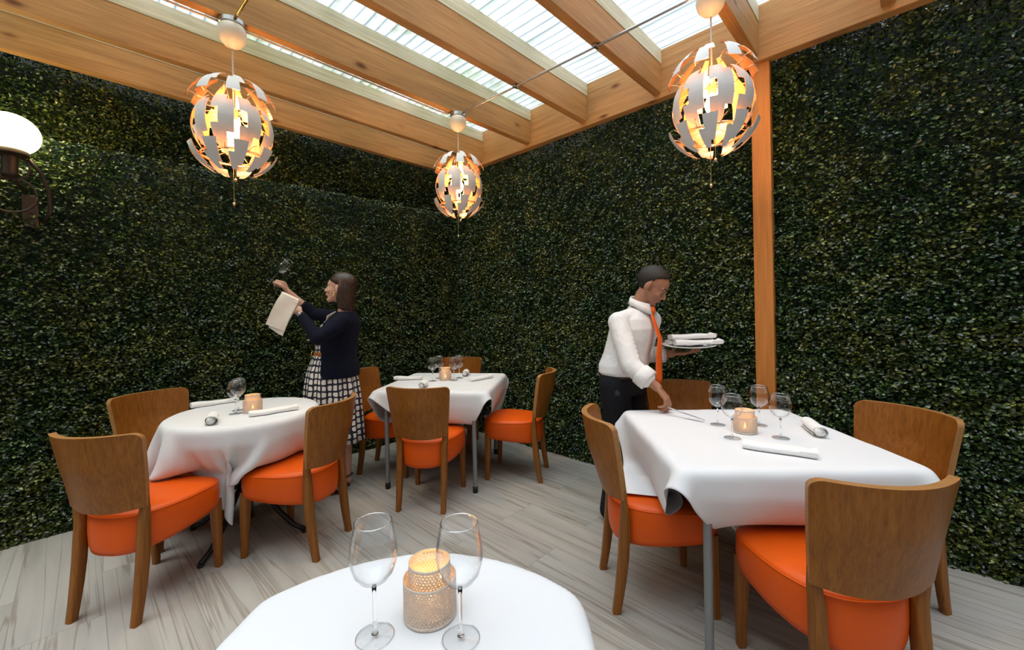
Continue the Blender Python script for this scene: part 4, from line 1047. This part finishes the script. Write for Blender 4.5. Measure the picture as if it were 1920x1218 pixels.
B.chain([SR, ER, WR_], [.046, .040, .026]); B.chain([SL, EL, WL_], [.046, .040, .026])
B.cap((.055, 0, 1.29), SR, .065, .052); B.cap((.055, 0, 1.29), SL, .065, .052)
hand(B, WR_, (.46, -.20, -.62), (-.55, .35, -.55), (.35, .75, .1), [(18, 34, 22), (26, 42, 26), (34, 48, 28), (44, 52, 30)], 1.03, spread=.03, thumb=(26, 16, 12))
hand(B, WL_, (.95, -.22, .05), (.05, 0, 1), (.2, .9, .1), [(6, 10, 8), (2, 12, 12), (8, 16, 12), (16, 20, 14)], 1.05, spread=.22, thumb=(48, 18, 10))
for sgn in (-1, 1):
    h_ = HP+r_*.09*sgn; kn = Vector((-.005+h_.x*.6, h_.y+.01, .47)); an = Vector((-.075+h_.x*.7, h_.y*1.05, .09))
    B.chain([h_+Vector((0, 0, -.02)), kn, an], [.088, .058, .040]); B.cap(an, an+f_*.13+Vector((0, 0, -.045)), .036, .030)
B.fuse('body', M['skin_m'], Mn, .0045, 3)
hd.features(Mn, False, M['hair_m'], M['lip_m'], M['skin_m'])
# cropped hair: a cap with a hairline
bm = bmesh.new(); bmesh.ops.create_uvsphere(bm, u_segments=56, v_segments=40, radius=1)
dl = []
for v in bm.verts:
    x, y, z = v.co; px, py, pz = -.014+x*.1035, y*.0825, .040+z*.0915
    line = .088 if px > .052 else (.088-(.052-px)*1.15 if px > .012 else (.030 if px > -.004 else (-.002 if px > -.03 else -.040)))
    if pz < line-.006*math.sin(py*90): dl.append(v)
    elif pz < -.0: px, py = px*.97, py*.93
    v.co = hd.P(px, py, pz)
bmesh.ops.delete(bm, geom=dl, context='VERTS')
o = obj('hair', bm, M['hair_m'], Mn); m = o.modifiers.new('t', 'SOLIDIFY'); m.thickness = .006; m.offset = -1; bake(o)
# shirt
B = Blob()
B.loft([tr(.915, (-.030, 0), .118, .158), tr(.945, (-.035, 0), .140, .178), tr(.99, (-.030, 0), .146, .178), tr(1.06, (-.010, 0), .136, .168), tr(1.15, (.020, 0), .134, .178), tr(1.22, (.040, 0), .130, .190), tr(1.28, (.056, 0), .104, .178), tr(1.325, (.068, 0), .074, .105), tr(1.35, (.078, 0), .062, .068)])
B.chain([SR+Vector((0, 0, -.003)), SR.lerp(ER, .5)+Vector((-.004, 0, 0)), ER, ER.lerp(WR_, .30), ER.lerp(WR_, .52)], [.066, .062, .058, .056, .060])
B.chain([SL+Vector((0, 0, -.003)), SL.lerp(EL, .5), EL, EL.lerp(WL_, .35), EL.lerp(WL_, .62)], [.064, .060, .056, .052, .050])
B.cap((.070, 0, 1.315), SR, .052, .060); B.cap((.075, 0, 1.315), SL, .052, .058); B.cap((.03, 0, 1.26), SR+Vector((0, 0, -.03)), .08, .06); B.cap((.062, .004, 1.33), (.05, .004, 1.27), .062, .09)
for k in range(9):                                   # soft pulls in the cloth
    t = k/8; q = SR.lerp(ER, .15+.8*t); B.cap(q+Vector((.045, -.030, .02)), q+Vector((-.03, -.050, -.035)), .0085, .0085, 8)
B.fuse('shirt', M['shirt'], Mn, .0055, 4)
dC = (WR_-ER).normalized(); u_ = dC.cross(Vector((0, 0, 1))).normalized(); v_ = dC.cross(u_); bm = bmesh.new(); pC = ER.lerp(WR_, .52)
loft(bm, [[pC+dC*t+(u_*math.cos(2*PI*k/28)*1.05+v_*math.sin(2*PI*k/28))*(q+.0015*math.sin(5*k)) for k in range(28)] for t, q in ((-.038, .058), (-.034, .064), (0, .0655), (.030, .064), (.034, .056))])
o = obj('sleeve_cuff', bm, M['shirt'], Mn); m = o.modifiers.new('t', 'SOLIDIFY'); m.thickness = .004; bake(o)
dC = (WL_-EL).normalized(); u_ = dC.cross(Vector((0, 0, 1))).normalized(); v_ = dC.cross(u_); bm = bmesh.new(); pC = EL.lerp(WL_, .62)
loft(bm, [[pC+dC*t+(u_*math.cos(2*PI*k/28)+v_*math.sin(2*PI*k/28))*q for k in range(28)] for t, q in ((-.036, .050), (-.032, .057), (0, .058), (.028, .056), (.032, .048))])
o = obj('sleeve_cuff', bm, M['shirt'], Mn); m = o.modifiers.new('t', 'SOLIDIFY'); m.thickness = .004; bake(o)
# collar
NC = Vector((.094, -.008, 1.388)); bm = bmesh.new(); rr = []
for (dz, a, dn) in ((-.030, .074, .0), (.012, .070, .0), (.016, .073, 0), (-.028, .092, .02)):
    row = []
    for k in range(33):
        th = -PI+.26+(2*PI-.52)*k/32; c_, s__ = -math.cos(th), math.sin(th); fr = max(0, -math.cos(th))  # opening at the front
        w_ = a; front = (abs(th) > 2.2); drop = (dn*1.6*((abs(th)-1.6)/1.5) if abs(th) > 1.6 else 0)
        p = NC+f_*(-math.cos(th))*w_*1.0+r_*math.sin(th)*w_*.92+Vector((0, 0, dz-.028*(-math.cos(th))-drop)); row.append(tuple(p))
    rr.append(row)
loft(bm, rr, closed=False); o = obj('collar', bm, M['shirt'], Mn); m = o.modifiers.new('t', 'SOLIDIFY'); m.thickness = .003; bake(o)
# tie: knot and blade that hangs clear of the leaning chest
bm = bmesh.new(); k0 = NC+f_*.074+Vector((0, 0, -.052))
def tsec(c, w, t): return [tuple(c+r_*w*x+f_*t*y) for x, y in ((-1, 0), (-.7, .8), (0, 1), (.7, .8), (1, 0), (.7, -.8), (0, -1), (-.7, -.8))]
loft(bm, [tsec(k0+Vector((0, 0, .022)), .016, .009), tsec(k0+f_*.006, .021, .013), tsec(k0+Vector((0, 0, -.030))+f_*.006, .013, .009)], cap=True); kn_ = obj('tie_knot', bm, M['tie'], Mn)
bm = bmesh.new(); tb_ = [(1.312, .074+.026, .014), (1.25, .172-.05, .020), (1.16, .158, .026), (1.06, .150, .031), (.97, .150, .037), (.915, .152, .040), (.880, .155, .012)]
rings_ = []
for z, o_, w in tb_:
    base = Vector((.068-.02*(1.32-z), 0, z)); rings_.append(tsec(base+f_*(o_+.004), w, .0045))
loft(bm, rings_, cap=True); obj('tie', bm, M['tie'], Mn)
# trousers, belt, shoes
B = Blob()
B.loft([tr(.80, (-.036, 0), .118, .165), tr(.86, (-.036, 0), .122, .168), tr(.93, (-.034, 0), .120, .162), tr(.945, (-.034, 0), .118, .158)])
for sgn in (-1, 1):
    h_ = HP+r_*.09*sgn; kn = Vector((-.005+h_.x*.6, h_.y+.01, .47)); an = Vector((-.075+h_.x*.7, h_.y*1.05, .07))
    B.chain([h_+Vector((0, 0, -.03)), kn, an], [.100, .080, .066])
trs = B.fuse('trousers', M['black_cloth'], Mn, .007, 3)
# small pale embroidered mark on the hip
bm = bmesh.new()
for st in (((-.014, .010), (-.016, -.004), (-.010, -.012), (-.006, -.002)), ((-.004, .014), (-.005, -.010), (.001, -.004)), ((.005, .012), (.003, -.008), (.009, -.010), (.012, .002)), ((-.016, -.017), (.014, -.016))):
    pts = []
    for dx, dz in st:
        ok, loc, nn, _ = trs.ray_cast(Vector((-.112+dx, -.8, .835+dz)), Vector((0, 1, 0)))
        if ok: pts.append(loc+Vector((0, -.0012, 0)))
    if len(pts) > 1: tube(bm, pts, .0013, 6)
o = obj('embroidered_mark', bm, plain('grey_thread', (.16, .16, .17), .8), trs)
bm = bmesh.new(); loft(bm, [tr(.905, (-.034, 0), .126, .168), tr(.938, (-.033, 0), .125, .166)]); o = obj('belt', bm, M['black_iron'], Mn); m = o.modifiers.new('t', 'SOLIDIFY'); m.thickness = .004; bake(o)
for sgn in (-1, 1):
    h_ = HP+r_*.09*sgn; an = Vector((-.075+h_.x*.7, h_.y*1.05, .05)); B = Blob(); B.ell(an+Vector((0, 0, -.004)), (.045, .040, .045)); B.chain([an+Vector((0, 0, -.012)), an+f_*.11+Vector((0, 0, -.018)), an+f_*.17+Vector((0, 0, -.022))], [.037, .038, .028])
    B.fuse('shoe', M['black_iron'], Mn, .006, 3, cut=lambda c: c.z < 0)
# knife, plate, napkins and spoon
k0, k1 = fig_world(MR, (.118, -.418, .795)), fig_world(MR, (.235, -.560, .7665))
bm = bmesh.new(); d_ = (k1-k0).normalized(); sw = d_.cross(Vector((0, 0, 1))).normalized(); up = sw.cross(d_)
def ksec(p, w, t): return [tuple(p+sw*w*x+up*t*y) for x, y in ((-1, 0), (0, 1), (1, 0), (0, -1))]
Lk = (k1-k0).length+.03; kb = k1-d_*Lk
loft(bm, [ksec(kb, .005, .004), ksec(kb+d_*.01, .0075, .0045), ksec(kb+d_*Lk*.42, .005, .004), ksec(kb+d_*Lk*.46, .0045, .0035)], cap=True); hk = obj('handle', bm, M['steel'], None)
bm = bmesh.new(); loft(bm, [ksec(kb+d_*Lk*.46, .0045, .0016), ksec(kb+d_*Lk*.52, .0095, .0013), ksec(kb+d_*Lk*.80, .010, .0011), ksec(kb+d_*Lk*.95, .007, .001), ksec(kb+d_*Lk, .001, .0006)], cap=True); bk_ = obj('blade', bm, M['steel'], None)
kr = empty('table_knife', (0, 0, 0), 0, 'steel table knife in the waiter\'s lowered hand above the white tablecloth', 'knife'); hk.parent = kr; bk_.parent = kr
pc = fig_world(MR, (.405, .020, 1.094)); tilt = Euler((.06, -.02, FZ))
bm = bmesh.new(); lathe(bm, [(0, 0), (.085, 0), (.095, .003), (.165, .013), (.168, .0155), (.163, .016), (.095, .0075), (.085, .0055), (0, .0055)], 56)
pl = obj('serving_plate', bm, M['white_china']); pl.location = pc; pl.rotation_euler = tilt; tag(pl, 'round white plate carried on the waiter\'s palm', 'plate')
for i, (dx, dy, dz, rz) in enumerate(((.02, .050, .0150, .10), (.035, -.048, .0150, -.08), (.02, .005, .0500, .06))):
    n_ = make_napkin(.285, .090, .036, seed=20+i); n_.location = fig_world(MR, (.405+dx, .020+dy, 1.094+dz)); n_.rotation_euler = (0, -.02, FZ+rz)
    tag(n_, ['lowest folded napkin at the back of the plate carried by the waiter', 'folded napkin at the front of the plate carried by the waiter', 'topmost folded napkin on the plate carried by the waiter'][i], 'napkin', 'napkins on the carried plate')
sp = empty('spoon', tuple(fig_world(MR, (.47, -.095, 1.112))), FZ+.15, 'silver spoon lying at the front edge of the carried plate', 'spoon')
bm = bmesh.new(); sphere(bm, (0, 0, 0), (.030, .018, .006), 20, 10); obj('bowl', bm, M['steel'], sp)
bm = bmesh.new(); tube(bm, [(-.026, 0, .001), (-.05, 0, .004), (-.14, 0, .002)], [.003, .0024, .0042], 8, squash=(1.3, .6)); obj('handle', bm, M['steel'], sp)
